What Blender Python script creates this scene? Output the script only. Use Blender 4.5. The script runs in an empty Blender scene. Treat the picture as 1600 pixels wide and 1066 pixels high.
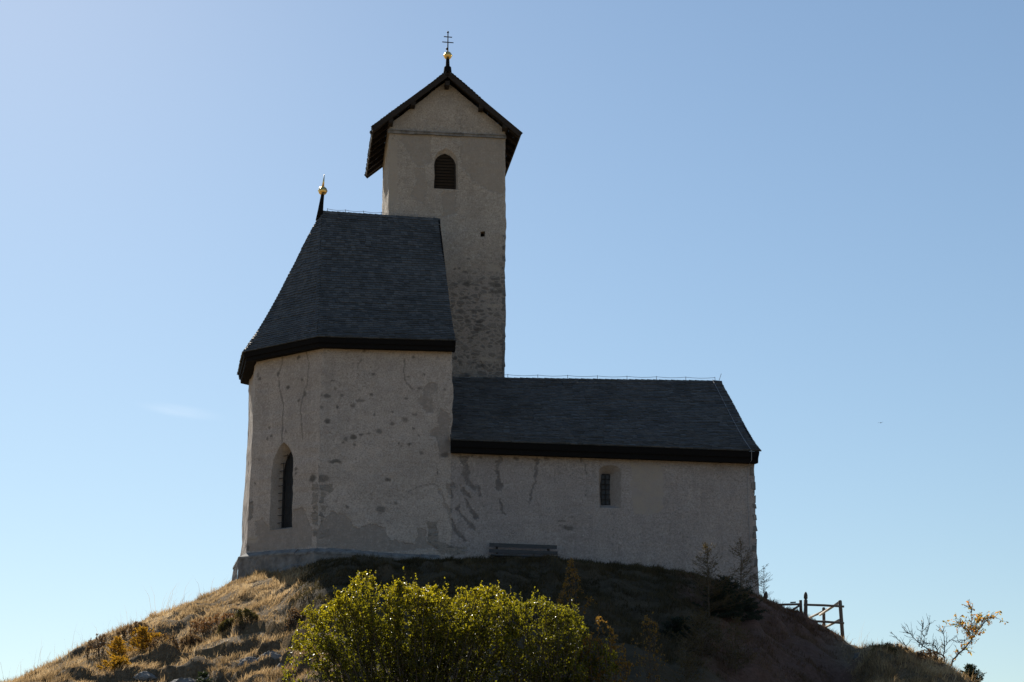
import bpy, math, random, time
import numpy as np
from mathutils import Vector, Matrix
from mathutils.geometry import delaunay_2d_cdt
R=math.radians
random.seed(7); rng=np.random.default_rng(7)
SC=bpy.context.scene; COL=SC.collection
# ---------------------------------------------------------------- camera, sky, sun, exposure
cam=bpy.data.cameras.new('camera'); camo=bpy.data.objects.new('camera',cam); COL.objects.link(camo)
cam.sensor_width=36; cam.lens=60.0; cam.clip_start=.1; cam.clip_end=6000
camo.location=(0,0,0); camo.rotation_euler=(R(90+14.2),0,0)
SC.camera=camo
SUN_AZ=R(20); SUN_EL=R(34)                      # azimuth to the left of the view direction (+Y)
wd=bpy.data.worlds.new('World'); SC.world=wd; wd.use_nodes=True
wn=wd.node_tree.nodes; wl=wd.node_tree.links
sky=wn.new('ShaderNodeTexSky'); sky.sky_type='NISHITA'; sky.sun_disc=False
sky.sun_elevation=SUN_EL; sky.sun_rotation=-SUN_AZ
sky.altitude=1800; sky.air_density=1.8; sky.dust_density=.6; sky.ozone_density=2.7
tcw=wn.new('ShaderNodeTexCoord'); lift=wn.new('ShaderNodeVectorMath'); lift.operation='ADD'; lift.inputs[1].default_value=(0,0,.085)   # clear mountain air: the milky band stays below the skyline
wl.new(tcw.outputs['Generated'],lift.inputs[0]); wl.new(lift.outputs[0],sky.inputs[0])
bg=wn['Background']; bg.inputs['Strength'].default_value=.069
# one faint wisp of cirrus low on the left of the sky
wv_=wn.new('ShaderNodeVectorMath'); wv_.operation='SUBTRACT'; wv_.inputs[1].default_value=(-.1895,.952,.2015); wl.new(tcw.outputs['Generated'],wv_.inputs[0])
wm_=wn.new('ShaderNodeMapping'); wm_.vector_type='TEXTURE'; wm_.inputs['Rotation'].default_value=(0,R(6.5),0); wm_.inputs['Scale'].default_value=(.027,.05,.0042); wl.new(wv_.outputs[0],wm_.inputs[0])
wnz=wn.new('ShaderNodeTexNoise'); wnz.inputs['Scale'].default_value=1.1; wnz.inputs['Detail'].default_value=5; wl.new(wm_.outputs[0],wnz.inputs['Vector'])
wln=wn.new('ShaderNodeVectorMath'); wln.operation='LENGTH'; wl.new(wm_.outputs[0],wln.inputs[0])
wr_=wn.new('ShaderNodeMapRange'); wr_.inputs['From Min'].default_value=1.1; wr_.inputs['From Max'].default_value=.1; wr_.interpolation_type='SMOOTHSTEP'; wl.new(wln.outputs['Value'],wr_.inputs['Value'])
wmu=wn.new('ShaderNodeMath'); wmu.operation='MULTIPLY'; wl.new(wr_.outputs[0],wmu.inputs[0]); wl.new(wnz.outputs[0],wmu.inputs[1])
wmx=wn.new('ShaderNodeMix'); wmx.data_type='RGBA'; wmx.inputs[7].default_value=(9.6,10.4,11.4,1); wl.new(sky.outputs[0],wmx.inputs[6])
wsc=wn.new('ShaderNodeMath'); wsc.operation='MULTIPLY'; wsc.inputs[1].default_value=.28; wl.new(wmu.outputs[0],wsc.inputs[0]); wl.new(wsc.outputs[0],wmx.inputs[0])
wl.new(wmx.outputs[2],bg.inputs['Color'])
sun=bpy.data.lights.new('sun','SUN'); sun.energy=5.0; sun.angle=R(.5); sun.color=(1,.93,.82)
suno=bpy.data.objects.new('sun',sun); COL.objects.link(suno)
sdir=Vector((-math.sin(SUN_AZ)*math.cos(SUN_EL),math.cos(SUN_AZ)*math.cos(SUN_EL),math.sin(SUN_EL)))
suno.rotation_euler=sdir.to_track_quat('Z','Y').to_euler(); suno.location=sdir*200
SC.view_settings.view_transform='Standard'; SC.view_settings.look='None'
SC.view_settings.exposure=0.6; SC.view_settings.gamma=1
# ---------------------------------------------------------------- numpy noise
def vn(x,y,s=0):
    x=np.asarray(x,float); y=np.asarray(y,float)
    xi=np.floor(x); yi=np.floor(y); fx=x-xi; fy=y-yi
    fx=fx*fx*(3-2*fx); fy=fy*fy*(3-2*fy)
    def h(a,b):
        q=np.sin(a*127.1+b*311.7+s*74.7)*43758.5453
        return q-np.floor(q)
    return (h(xi,yi)*(1-fx)+h(xi+1,yi)*fx)*(1-fy)+(h(xi,yi+1)*(1-fx)+h(xi+1,yi+1)*fx)*fy
def fbm(x,y,s=0,o=4):
    t=0;a=.5;n=0
    for i in range(o):
        t=t+a*vn(x*2**i,y*2**i,s+i); n+=a; a*=.5
    return t/n
def sst(a,b,x):
    t=np.clip((x-a)/(b-a),0,1); return t*t*(3-2*t)
# ---------------------------------------------------------------- object helpers
def tag(o,label=None,cat=None,group=None,kind=None):
    if label: o['label']=label
    if cat: o['category']=cat
    if group: o['group']=group
    if kind: o['kind']=kind
    return o
def empty(name,loc,rz=0):
    o=bpy.data.objects.new(name,None); COL.objects.link(o); o.location=loc; o.rotation_euler=(0,0,rz)
    o.empty_display_size=.3; return o
class MB:
    def __init__(s): s.v=[]; s.f=[]; s.r=[]
    def add(s,vs,fs,r=None):
        b=len(s.v); s.v+= [tuple(p) for p in vs]; s.f+=[tuple(i+b for i in f) for f in fs]
        rr=random.random() if r is None else r
        s.r+=[rr]*len(vs); return b
    def box(s,c,size,M=None,r=None,j=0):
        x,y,z=[q/2 for q in size]
        vs=[Vector((a*x+random.uniform(-j,j),b*y+random.uniform(-j,j),d*z+random.uniform(-j,j))) for a in(-1,1) for b in(-1,1) for d in(-1,1)]
        if M is not None: vs=[M@p for p in vs]
        vs=[p+Vector(c) for p in vs]
        s.add(vs,[(0,1,3,2),(4,6,7,5),(0,4,5,1),(2,3,7,6),(0,2,6,4),(1,5,7,3)],r)
    def bar(s,p,q,w,h,up=(0,0,1),r=None):           # rectangular bar from p to q
        p=Vector(p);q=Vector(q);d=(q-p);L=d.length;d.normalize()
        x=d.cross(Vector(up)); 
        if x.length<1e-4: x=Vector((1,0,0))
        x.normalize(); y=x.cross(d)
        M=Matrix((x,d,y)).transposed()
        s.box((p+q)/2,(w,L,h),M,r)
    def tube(s,pts,rad,n=6,cap=True,r=None):
        pts=[Vector(p) for p in pts]; k=len(pts)
        if not hasattr(rad,'__len__'): rad=[rad]*k
        vs=[];fs=[]
        prev=None
        for i,p in enumerate(pts):
            d=(pts[min(i+1,k-1)]-pts[max(i-1,0)])
            if d.length<1e-6: d=Vector((0,0,1))
            d.normalize()
            if prev is None:
                a=Vector((0,0,1)) if abs(d.z)<.9 else Vector((1,0,0)); x=d.cross(a).normalized()
            else:
                x=(prev-d*prev.dot(d)); x=x.normalized() if x.length>1e-5 else d.orthogonal().normalized()
            prev=x; y=d.cross(x)
            for j in range(n):
                t=2*math.pi*j/n; vs.append(p+(x*math.cos(t)+y*math.sin(t))*rad[i])
        for i in range(k-1):
            for j in range(n):
                fs.append((i*n+j,i*n+(j+1)%n,(i+1)*n+(j+1)%n,(i+1)*n+j))
        if cap: fs+=[tuple(range(n-1,-1,-1)),tuple((k-1)*n+j for j in range(n))]
        s.add(vs,fs,r)
    def lathe(s,c,prof,n=20,r=None):
        c=Vector(c);vs=[];fs=[]
        for (ra,z) in prof:
            for j in range(n):
                t=2*math.pi*j/n; vs.append(c+Vector((ra*math.cos(t),ra*math.sin(t),z)))
        for i in range(len(prof)-1):
            for j in range(n): fs.append((i*n+j,i*n+(j+1)%n,(i+1)*n+(j+1)%n,(i+1)*n+j))
        s.add(vs,fs,r)
    def build(s,name,mat,parent=None,smooth=False,label=None):
        return mesh_obj(name,s.v,s.f,mat,parent,smooth,label,s.r)
def mesh_obj(name,v,f,mat,parent=None,smooth=False,label=None,rnd=None,mask=None):
    me=bpy.data.meshes.new(name); 
    v=np.asarray(v,np.float32)
    if isinstance(f,np.ndarray):
        n,k=f.shape
        me.vertices.add(len(v)); me.vertices.foreach_set('co',v.ravel())
        me.loops.add(n*k); me.loops.foreach_set('vertex_index',f.astype(np.int32).ravel())
        me.polygons.add(n); me.polygons.foreach_set('loop_start',np.arange(0,n*k,k,dtype=np.int32))
        me.update(calc_edges=True); me.validate()
    else:
        me.from_pydata([tuple(p) for p in v.tolist()],[],f)
    if rnd is not None:
        a=me.attributes.new('rnd','FLOAT','POINT'); a.data.foreach_set('value',np.asarray(rnd,np.float32))
    if mask is not None:
        a=me.attributes.new('mask','FLOAT_COLOR','POINT'); a.data.foreach_set('color',np.asarray(mask,np.float32).ravel())
    if smooth: me.polygons.foreach_set('use_smooth',[True]*len(me.polygons))
    me.materials.append(mat)
    o=bpy.data.objects.new(name,me); COL.objects.link(o)
    if parent: o.parent=parent
    if label: o['label']=label
    return o
# ---------------------------------------------------------------- materials
class NT:
    def __init__(s,name):
        s.m=bpy.data.materials.new(name); s.m.use_nodes=True; s.t=s.m.node_tree; s.n=s.t.nodes; s.l=s.t.links
        s.n.clear(); s.out=s.n.new('ShaderNodeOutputMaterial')
    def node(s,ty,ins={},**kw):
        x=s.n.new(ty)
        for k,v in kw.items(): setattr(x,k,v)
        for k,v in ins.items(): s.set(x.inputs[k],v)
        return x
    def set(s,inp,v):
        if isinstance(v,bpy.types.NodeSocket): s.l.new(v,inp)
        elif isinstance(v,tuple) and len(v)==3 and inp.type=='RGBA': inp.default_value=(*v,1)
        else: inp.default_value=v
    def coord(s): return s.node('ShaderNodeTexCoord').outputs['Object']
    def noise(s,sc,det=4,rough=.6,vec=None,out='Fac',dist=0):
        return s.node('ShaderNodeTexNoise',{'Scale':sc,'Detail':det,'Roughness':rough,'Distortion':dist,'Vector':vec or s.coord()}).outputs[out]
    def ramp(s,f,a,b):
        return s.node('ShaderNodeMapRange',{'Value':f,'From Min':a,'From Max':b}).outputs[0]
    def math(s,op,a,b=0.0):
        x=s.node('ShaderNodeMath',operation=op); s.set(x.inputs[0],a); s.set(x.inputs[1],b); return x.outputs[0]
    def mix(s,f,a,b,bt='MIX'):
        x=s.node('ShaderNodeMix',data_type='RGBA',blend_type=bt); s.set(x.inputs[0],f); s.set(x.inputs[6],a); s.set(x.inputs[7],b); return x.outputs[2]
    def attr(s,n): return s.node('ShaderNodeAttribute',attribute_name=n)
    def bump(s,h,st=.4,d=.02): return s.node('ShaderNodeBump',{'Height':h,'Strength':st,'Distance':d}).outputs[0]
    def pbr(s,col,rough=.85,normal=None,spec=.3,metal=0):
        p=s.node('ShaderNodeBsdfPrincipled',{'Base Color':col,'Roughness':rough,'Metallic':metal})
        p.inputs['Specular IOR Level'].default_value=spec
        if normal is not None: s.set(p.inputs['Normal'],normal)
        return p.outputs[0]
    def done(s,sh): s.l.new(sh,s.out.inputs[0]); return s.m
def m_plaster(name,base,dark,stonec=(.30,.28,.26),mort=(.33,.29,.25),pk=(.62,.74)):
    t=NT(name); a=t.attr('mask'); sp=t.node('ShaderNodeSeparateColor',{'Color':a.outputs['Color']})
    rp,gp,bp=sp.outputs; ap=a.outputs['Alpha']
    big=t.noise(.45,5,.65); mid=t.noise(2.3,6,.7); fine=t.noise(20,5,.8); sp2=t.noise(34,3,.65)
    stv=t.node('ShaderNodeMapping',{'Vector':t.coord(),'Scale':(1.1,1.1,5.5)}).outputs[0]
    streak=t.noise(1.5,6,.75,stv,dist=.6)
    c=t.mix(t.ramp(big,.35,.68),dark,base)
    c=t.mix(t.math('MULTIPLY',t.ramp(mid,.45,.75),.5),c,tuple(x*.68 for x in dark))
    c=t.mix(t.math('MULTIPLY',t.ramp(streak,.5,.75),.5),c,tuple(x*.62 for x in dark))
    c=t.mix(t.math('MULTIPLY',t.ramp(fine,.44,.68),.85),c,tuple(x*.5 for x in dark))
    c=t.mix(t.math('MULTIPLY',t.ramp(t.noise(9,5,.7),.56,.7),.6),c,tuple(min(1,x*1.22) for x in base))
    where=t.ramp(t.noise(.8,4,.7),.42,.62)
    pits=t.math('MULTIPLY',t.ramp(sp2,.60,.66),t.math('ADD',.25,t.math('MULTIPLY',where,.75))); c=t.mix(t.math('MULTIPLY',pits,.75),c,(.07,.062,.055))
    wv=t.node('ShaderNodeMix',data_type='VECTOR'); wv.inputs[0].default_value=.12; t.l.new(t.coord(),wv.inputs[4]); t.l.new(t.noise(2.2,4,.6,None,'Color'),wv.inputs[5])
    sv=t.node('ShaderNodeMapping',{'Vector':wv.outputs[1],'Scale':(4.6,4.6,8.6)}).outputs[0]
    vo=t.node('ShaderNodeTexVoronoi',{'Scale':1.0,'Randomness':1.0,'Vector':sv},feature='DISTANCE_TO_EDGE')
    vc=t.node('ShaderNodeTexVoronoi',{'Scale':1.0,'Randomness':1.0,'Vector':sv})
    rc=t.node('ShaderNodeSeparateColor',{'Color':vc.outputs['Color']}).outputs
    stcol=t.mix(rc[0],tuple(x*.55 for x in stonec),tuple(x*1.15 for x in stonec))
    stcol=t.mix(t.math('MULTIPLY',t.ramp(rc[1],.8,.9),.6),stcol,(.17,.12,.085))
    stcol=t.mix(t.math('MULTIPLY',t.ramp(fine,.4,.7),.7),stcol,tuple(x*.45 for x in stonec))
    thr=t.math('ADD',.04,t.math('MULTIPLY',rc[2],.34)); edge=t.ramp(t.math('SUBTRACT',vo.outputs[0],thr),-.06,.04)
    mo=t.mix(t.math('MULTIPLY',t.ramp(fine,.42,.68),.9),mort,tuple(x*.5 for x in mort))
    st=t.mix(t.math('MULTIPLY',edge,.72),mo,stcol)
    show=t.ramp(t.math('ADD',bp,t.math('MULTIPLY',t.math('SUBTRACT',t.noise(1.7,5,.7),.5),1.2)),.3,.85)
    show=t.math('MULTIPLY',show,t.math('MINIMUM',t.math('MULTIPLY',bp,4),1.0))
    c=t.mix(show,c,st)
    drip=t.noise(1.0,5,.7,t.node('ShaderNodeMapping',{'Vector':t.coord(),'Scale':(3.2,3.2,.32)}).outputs[0],dist=.4)
    c=t.mix(t.math('MULTIPLY',t.ramp(drip,.52,.74),.38),c,tuple(x*.6 for x in dark))
    worn=t.math('ADD',.5,t.math('MULTIPLY',t.ramp(t.noise(5,6,.75),.36,.56),.5))
    c=t.mix(t.math('MULTIPLY',t.math('MULTIPLY',rp,worn),.9),c,t.mix(t.ramp(mid,.3,.7),tuple(x*pk[0] for x in dark),tuple(x*pk[1] for x in dark)))
    c=t.mix(t.math('MULTIPLY',gp,.85),c,(.09,.082,.072))
    c=t.mix(t.math('MULTIPLY',ap,.9),c,t.mix(t.ramp(mid,.3,.7),tuple(x*.92 for x in dark),(.40,.345,.28)))
    h=t.math('ADD',t.math('MULTIPLY',fine,.8),t.math('MULTIPLY',mid,.8))
    h=t.math('ADD',h,t.math('MULTIPLY',t.math('MULTIPLY',edge,show),.5))
    h=t.math('SUBTRACT',h,t.math('MULTIPLY',pits,.4)); h=t.math('SUBTRACT',h,t.math('MULTIPLY',rp,.7))
    return t.done(t.pbr(c,.95,t.bump(h,.9,.035),.15))
def m_simple(name,a,b,sc=6,rough=.8,bump=.3,spec=.3,metal=0,stretch=None,rnd=.0):
    t=NT(name); v=t.coord()
    if stretch: v=t.node('ShaderNodeMapping',{'Vector':v,'Scale':stretch}).outputs[0]
    n=t.noise(sc,6,.65,v); c=t.mix(t.ramp(n,.3,.7),a,b)
    if rnd:
        r=t.attr('rnd').outputs['Fac']; c=t.mix(t.math('MULTIPLY',r,rnd),c,tuple(x*.35 for x in a))
    return t.done(t.pbr(c,rough,t.bump(n,bump,.01),spec,metal))
def m_leaf(name,cols,trans=.5,rough=.45,tint=(1.3,1.25,.7),spec=.4):
    t=NT(name); r=t.attr('rnd').outputs['Fac']
    cr=t.node('ShaderNodeValToRGB',{'Fac':r}); e=cr.color_ramp.elements
    while len(e)<len(cols): e.new(.5)
    for i,c in enumerate(cols): e[i].position=i/(len(cols)-1); e[i].color=(*c,1)
    c=cr.outputs[0]
    p=t.pbr(c,rough,None,spec)
    tr=t.node('ShaderNodeBsdfTranslucent',{'Color':t.mix(1.0,c,tint,'MULTIPLY')}).outputs[0]
    ms=t.node('ShaderNodeMixShader'); ms.inputs[0].default_value=trans; t.l.new(p,ms.inputs[1]); t.l.new(tr,ms.inputs[2])
    return t.done(ms.outputs[0])
def m_shingle():
    t=NT('slate_shingles'); r=t.attr('rnd').outputs['Fac']
    c=t.mix(r,(.055,.059,.061),(.128,.134,.137))
    n=t.noise(.55,5,.7); c=t.mix(t.math('MULTIPLY',t.ramp(n,.45,.7),.55),c,(.085,.092,.095)); n4=t.noise(.9,5,.7); c=t.mix(t.math('MULTIPLY',t.ramp(n4,.5,.72),.6),c,(.03,.031,.028))
    f=t.noise(22,5,.7); c=t.mix(t.math('MULTIPLY',t.ramp(f,.4,.75),.5),c,(.018,.018,.019))
    li=t.ramp(t.noise(5,6,.75),.66,.74); c=t.mix(t.math('MULTIPLY',li,.4),c,(.17,.17,.15))
    return t.done(t.pbr(c,t.math('ADD',.6,t.math('MULTIPLY',r,.25)),t.bump(f,.5,.01),.25))
M={}
M['plaster']=m_plaster('old_lime_plaster',(.56,.49,.435),(.445,.39,.345),pk=(.57,.69))
M['nave']=m_plaster('grey_lime_plaster',(.46,.41,.38),(.365,.325,.305),pk=(.36,.46))
M['tower']=m_plaster('tower_plaster',(.52,.46,.39),(.40,.35,.295),(.205,.185,.165),(.37,.325,.28),(.74,.84))
M['plinth']=m_simple('weathered_plinth_stone',(.09,.085,.08),(.25,.235,.22),3.5,.9,.6)
M['ledge']=m_simple('plinth_cap_stone',(.10,.10,.10),(.27,.265,.255),5,.85,.6)
M['shingle']=m_shingle()
M['darkwood']=m_simple('tarred_wood',(.006,.006,.006),(.013,.012,.012),8,.95,.4,.08,0,(1,1,8))
M['oldwood']=m_simple('weathered_dark_wood',(.018,.014,.011),(.05,.04,.032),6,.8,.5,.2,0,(1,1,9),.3)
M['litwood']=m_simple('sunlit_rail_wood',(.42,.39,.34),(.62,.58,.51),9,.8,.6,.25,0,(.4,3,9),.5)  # pale copy of the rail wood, sunlight put into its colour
M['benchwood']=m_simple('grey_bench_wood',(.04,.043,.046),(.095,.098,.10),9,.75,.5,.3,0,(.6,8,8),.3)
M['railwood']=m_simple('brown_fence_wood',(.09,.07,.06),(.20,.165,.14),9,.8,.6,.25,0,(6,6,.8),.4)
M['gold']=m_simple('gilded_metal',(.75,.50,.16),(.85,.62,.24),4,.28,.05,.5,1)
M['iron']=m_simple('wrought_iron',(.012,.012,.014),(.03,.026,.024),20,.6,.3)
M['wire']=m_simple('galvanised_wire',(.22,.22,.23),(.3,.3,.31),10,.5,.1,.5,.6)
M['cable']=m_simple('white_cable',(.5,.5,.5),(.65,.65,.65),10,.5,.1)
M['glass']=m_simple('old_dark_glass',(.010,.011,.013),(.03,.034,.04),3,.45,.15,.35)
M['darkhole']=m_simple('interior_shade',(.01,.009,.008),(.02,.018,.016),5,.95,.2)  # near-black colour standing in for the shade inside the tower openings
M['stone']=m_simple('limestone_rock',(.07,.065,.06),(.27,.26,.245),4,.9,.9)
ST_S_POLY = [(0, [(-0.8, 11.89), (-0.44, 11.9), (-0.47, 11.68), (-0.69, 11.53), (-0.61, 10.98), (-0.86, 10.94), (-1.11, 11.26), (-0.94, 11.59)]), (0, [(-0.43, 11.13), (-0.07, 10.92), (-0.06, 9.61), (-0.34, 9.54), (-0.46, 10.18), (-0.71, 10.18), (-0.74, 10.32), (-0.46, 10.47)]), (0, [(-3.9, 7.54), (-3.69, 7.79), (-3.27, 7.69), (-2.98, 7.27), (-2.43, 7.43), (-2.08, 7.29), (-1.93, 6.94), (-1.09, 6.82), (-1.06, 7.31), (-0.81, 7.31), (-0.77, 6.89), (-0.42, 6.69), (-2.06, 6.56), (-4.15, 6.66), (-4.16, 7.11)]), (2, [(-4.06, 8.62), (-3.64, 8.62), (-3.65, 8.39), (-4.06, 8.4)]), (2, [(-4.06, 8.35), (-3.9, 8.34), (-3.91, 8.03), (-4.05, 8.03)]), (2, [(-4.05, 7.98), (-3.82, 7.96), (-3.9, 7.81), (-4.04, 7.8)]), (2, [(-4.04, 7.76), (-3.92, 7.73), (-3.94, 7.31), (-4.03, 7.33)]), (2, [(-4.03, 7.21), (-3.69, 7.21), (-3.74, 6.98), (-4.02, 6.98)]), (2, [(-0.78, 7.53), (-0.46, 7.53), (-0.39, 6.97), (0.04, 6.77), (0.46, 6.74), (0.46, 6.49), (-0.24, 6.52), (-0.67, 6.82)]), (0, [(0.27, 9.59), (0.48, 9.6), (0.52, 9.28), (0.6, 9.08), (0.57, 8.91), (0.76, 8.62), (0.74, 8.48), (0.55, 8.62), (0.45, 8.82), (0.34, 8.99), (0.38, 9.24), (0.28, 9.4)]), (0, [(1.46, 9.6), (1.62, 9.59), (1.54, 9.43), (1.47, 9.26), (1.54, 9.08), (1.58, 8.89), (1.61, 8.64), (1.54, 8.47), (1.42, 8.56), (1.4, 8.8), (1.45, 8.97), (1.38, 9.18), (1.4, 9.43)]), (0, [(2.48, 9.6), (2.8, 9.59), (2.69, 9.33), (2.7, 9.17), (2.6, 8.79), (2.52, 8.45), (2.44, 8.08), (2.42, 8.2), (2.48, 8.49), (2.54, 8.83), (2.61, 9.25), (2.61, 9.46)]), (0, [(-0.4, 8.52), (-0.31, 8.52), (-0.17, 8.19), (-0.02, 7.95), (-0.04, 7.66), (0.13, 7.37), (0.35, 7.09), (0.52, 6.93), (0.4, 6.91), (0.11, 7.17), (-0.1, 7.58), (-0.12, 7.86), (-0.25, 8.11)]), (0, [(0.41, 8.26), (0.51, 8.2), (0.68, 7.88), (0.84, 7.7), (0.8, 7.59), (0.6, 7.79)]), (0, [(0.3, 8.66), (0.38, 8.62), (0.63, 8.33), (0.66, 8.23), (0.51, 8.33), (0.32, 8.49)]), (0, [(0.14, 7.91), (0.26, 8.1), (0.33, 8.04), (0.27, 7.87), (0.47, 7.63), (0.72, 7.39), (0.74, 7.22), (0.56, 7.34), (0.35, 7.67)]), (0, [(0.78, 8.75), (0.84, 8.73), (0.96, 8.36), (0.9, 8.34)]), (0, [(1.5, 8.27), (1.59, 8.19), (1.69, 7.82), (1.71, 7.69), (1.59, 7.94)]), (0, [(-0.11, 8.69), (0.12, 8.78), (0.14, 8.65), (-0.03, 8.57), (0.06, 8.32), (-0.0, 8.28), (-0.13, 8.48)]), (3, [(5.67, 9.48), (6.72, 9.48), (6.69, 7.95), (6.06, 7.86), (5.76, 7.89), (5.72, 8.77)])]
ST_S_ELL = [(1, -3.67, 11.64, 0.057, 0.05), (1, -3.89, 11.4, 0.107, 0.078), (1, -4.07, 11.42, 0.057, 0.057), (1, -3.41, 11.43, 0.071, 0.057), (1, -2.86, 11.28, 0.171, 0.064), (1, -3.09, 11.12, 0.093, 0.078), (1, -3.57, 11.04, 0.057, 0.057), (1, -2.52, 11.46, 0.078, 0.064), (1, -2.49, 12.15, 0.057, 0.05), (1, -2.79, 12.88, 0.057, 0.05), (1, -3.74, 11.9, 0.086, 0.036), (1, -4.06, 11.03, 0.05, 0.057), (1, -3.85, 10.6, 0.1, 0.093), (1, -2.43, 10.84, 0.05, 0.036), (1, -1.47, 11.36, 0.057, 0.043), (1, -1.08, 11.72, 0.071, 0.057), (1, -0.89, 12.18, 0.05, 0.043), (1, -1.26, 12.7, 0.05, 0.043), (1, -0.26, 11.69, 0.057, 0.057), (1, -1.89, 10.94, 0.043, 0.036), (1, -1.21, 10.87, 0.121, 0.057), (1, -1.5, 10.68, 0.114, 0.093), (1, -1.24, 10.42, 0.05, 0.043), (1, -1.89, 10.57, 0.086, 0.057), (1, -2.27, 10.32, 0.1, 0.1), (1, -3.03, 10.1, 0.121, 0.086), (1, -3.27, 10.05, 0.071, 0.064), (1, -2.97, 9.87, 0.064, 0.05), (1, -2.79, 10.2, 0.086, 0.043), (1, -2.59, 10.22, 0.064, 0.043), (1, -3.33, 9.92, 0.05, 0.036), (1, -1.37, 9.91, 0.064, 0.064), (1, -1.59, 9.87, 0.036, 0.036), (1, -1.07, 9.97, 0.043, 0.043), (1, -0.95, 9.67, 0.064, 0.057), (1, -1.05, 10.2, 0.043, 0.043), (1, -1.7, 9.94, 0.043, 0.036), (1, -3.2, 10.58, 0.029, 0.043), (1, -3.59, 9.33, 0.228, 0.064), (1, -2.16, 7.88, 0.171, 0.1), (1, -3.21, 7.93, 0.071, 0.064), (1, -1.74, 8.05, 0.064, 0.05), (1, -1.96, 8.78, 0.1, 0.064), (1, -4.07, 8.79, 0.371, 0.121), (1, -1.41, 12.09, 0.05, 0.029), (0, 0.92, 9.58, 0.066, 0.05), (0, 0.63, 9.59, 0.037, 0.029), (0, 2.02, 9.55, 0.091, 0.066), (0, 3.01, 9.57, 0.083, 0.058), (0, 4.1, 9.54, 0.033, 0.083), (1, 1.12, 7.8, 0.025, 0.025), (1, 1.07, 8.02, 0.05, 0.012), (1, 3.73, 8.68, 0.029, 0.021), (1, -0.94, 9.65, 0.066, 0.058), (1, -0.22, 9.62, 0.144, 0.091), (1, -0.42, 9.1, 0.021, 0.132), (1, 3.43, 7.62, 0.165, 0.033), (1, 3.64, 7.4, 0.206, 0.091), (1, 0.02, 8.28, 0.074, 0.025), (1, 3.75, 7.73, 0.083, 0.017)]
ST_S_LINE = [(0.015, [(-2.89, 12.6), (-2.99, 12.34)]), (0.02, [(-1.53, 12.64), (-1.56, 12.27), (-1.48, 11.87), (-1.26, 11.69)]), (0.012, [(-1.3, 8.42), (-1.05, 8.59), (-0.56, 8.72), (-0.36, 8.58)]), (0.012, [(4.22, 9.45), (4.26, 8.99), (4.23, 8.41)])]
ST_F_POLY = [(0, [(2.64, 7.7), (2.34, 7.78), (2.12, 7.58), (2.01, 7.32), (1.15, 7.35), (0.99, 7.91), (0.65, 7.95), (0.24, 7.27), (0.21, 6.68), (2.92, 6.71), (2.94, 7.14), (2.56, 7.11)]), (2, [(0.29, 8.65), (-0.07, 8.61), (-0.08, 8.39), (0.28, 8.41)]), (2, [(0.28, 8.37), (-0.08, 8.34), (-0.09, 8.02), (0.27, 8.05)]), (2, [(0.22, 8.0), (-0.09, 7.97), (-0.1, 7.79), (0.21, 7.82)]), (2, [(0.27, 7.78), (-0.1, 7.75), (-0.12, 7.3), (0.24, 7.35)]), (2, [(0.2, 7.23), (-0.12, 7.2), (-0.13, 6.96), (0.2, 6.99)]), (2, [(3.01, 8.38), (2.77, 8.29), (2.74, 7.74), (2.98, 7.72)])]
ST_F_ELL = [(1, 2.83, 12.45, 0.072, 0.08), (1, 2.75, 12.31, 0.064, 0.064), (1, 1.08, 12.78, 0.072, 0.072), (1, 0.84, 12.02, 0.064, 0.064), (1, 1.47, 11.88, 0.08, 0.072), (1, 2.22, 10.65, 0.064, 0.064), (1, 2.24, 10.28, 0.064, 0.072), (1, 2.08, 10.37, 0.056, 0.056), (1, 1.45, 10.43, 0.064, 0.072), (1, 1.93, 12.36, 0.072, 0.08), (1, 0.97, 9.19, 0.056, 0.064), (1, 0.94, 9.05, 0.056, 0.064), (1, 0.76, 10.58, 0.072, 0.056), (1, 0.7, 11.56, 0.08, 0.096), (1, 2.63, 9.63, 0.04, 0.04), (1, 2.75, 8.91, 0.04, 0.04), (3, 2.71, 7.11, 0.272, 0.136), (1, 2.9, 6.85, 0.08, 0.112), (1, 0.94, 11.37, 0.064, 0.064), (1, 0.25, 8.82, 0.176, 0.136)]
ST_F_LINE = [(0.018, [(1.77, 12.97), (1.9, 12.35), (1.88, 12.02), (1.62, 11.31), (1.61, 10.14)]), (0.018, [(0.76, 13.01), (0.57, 12.5), (0.57, 11.98), (0.75, 11.53), (0.83, 11.06), (0.76, 10.58), (0.74, 10.11)])]
ST_T_POLY = [(0, [(-0.96, 20.87), (-0.57, 20.82), (-0.53, 19.94), (-0.62, 19.57), (-1.07, 19.85), (-0.92, 20.26)]), (0, [(0.71, 22.11), (2.27, 22.19), (2.27, 20.0), (1.62, 20.18), (1.11, 20.49), (0.71, 21.02)]), (0, [(-1.49, 22.14), (-0.39, 22.12), (-0.32, 21.1), (-0.83, 20.87), (-1.29, 21.53)]), (3, [(-1.87, 21.91), (-1.58, 21.93), (-1.54, 19.49), (-1.83, 19.48)]), (0, [(0.05, 20.0), (0.52, 20.02), (0.53, 19.19), (0.06, 19.03)])]
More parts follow.
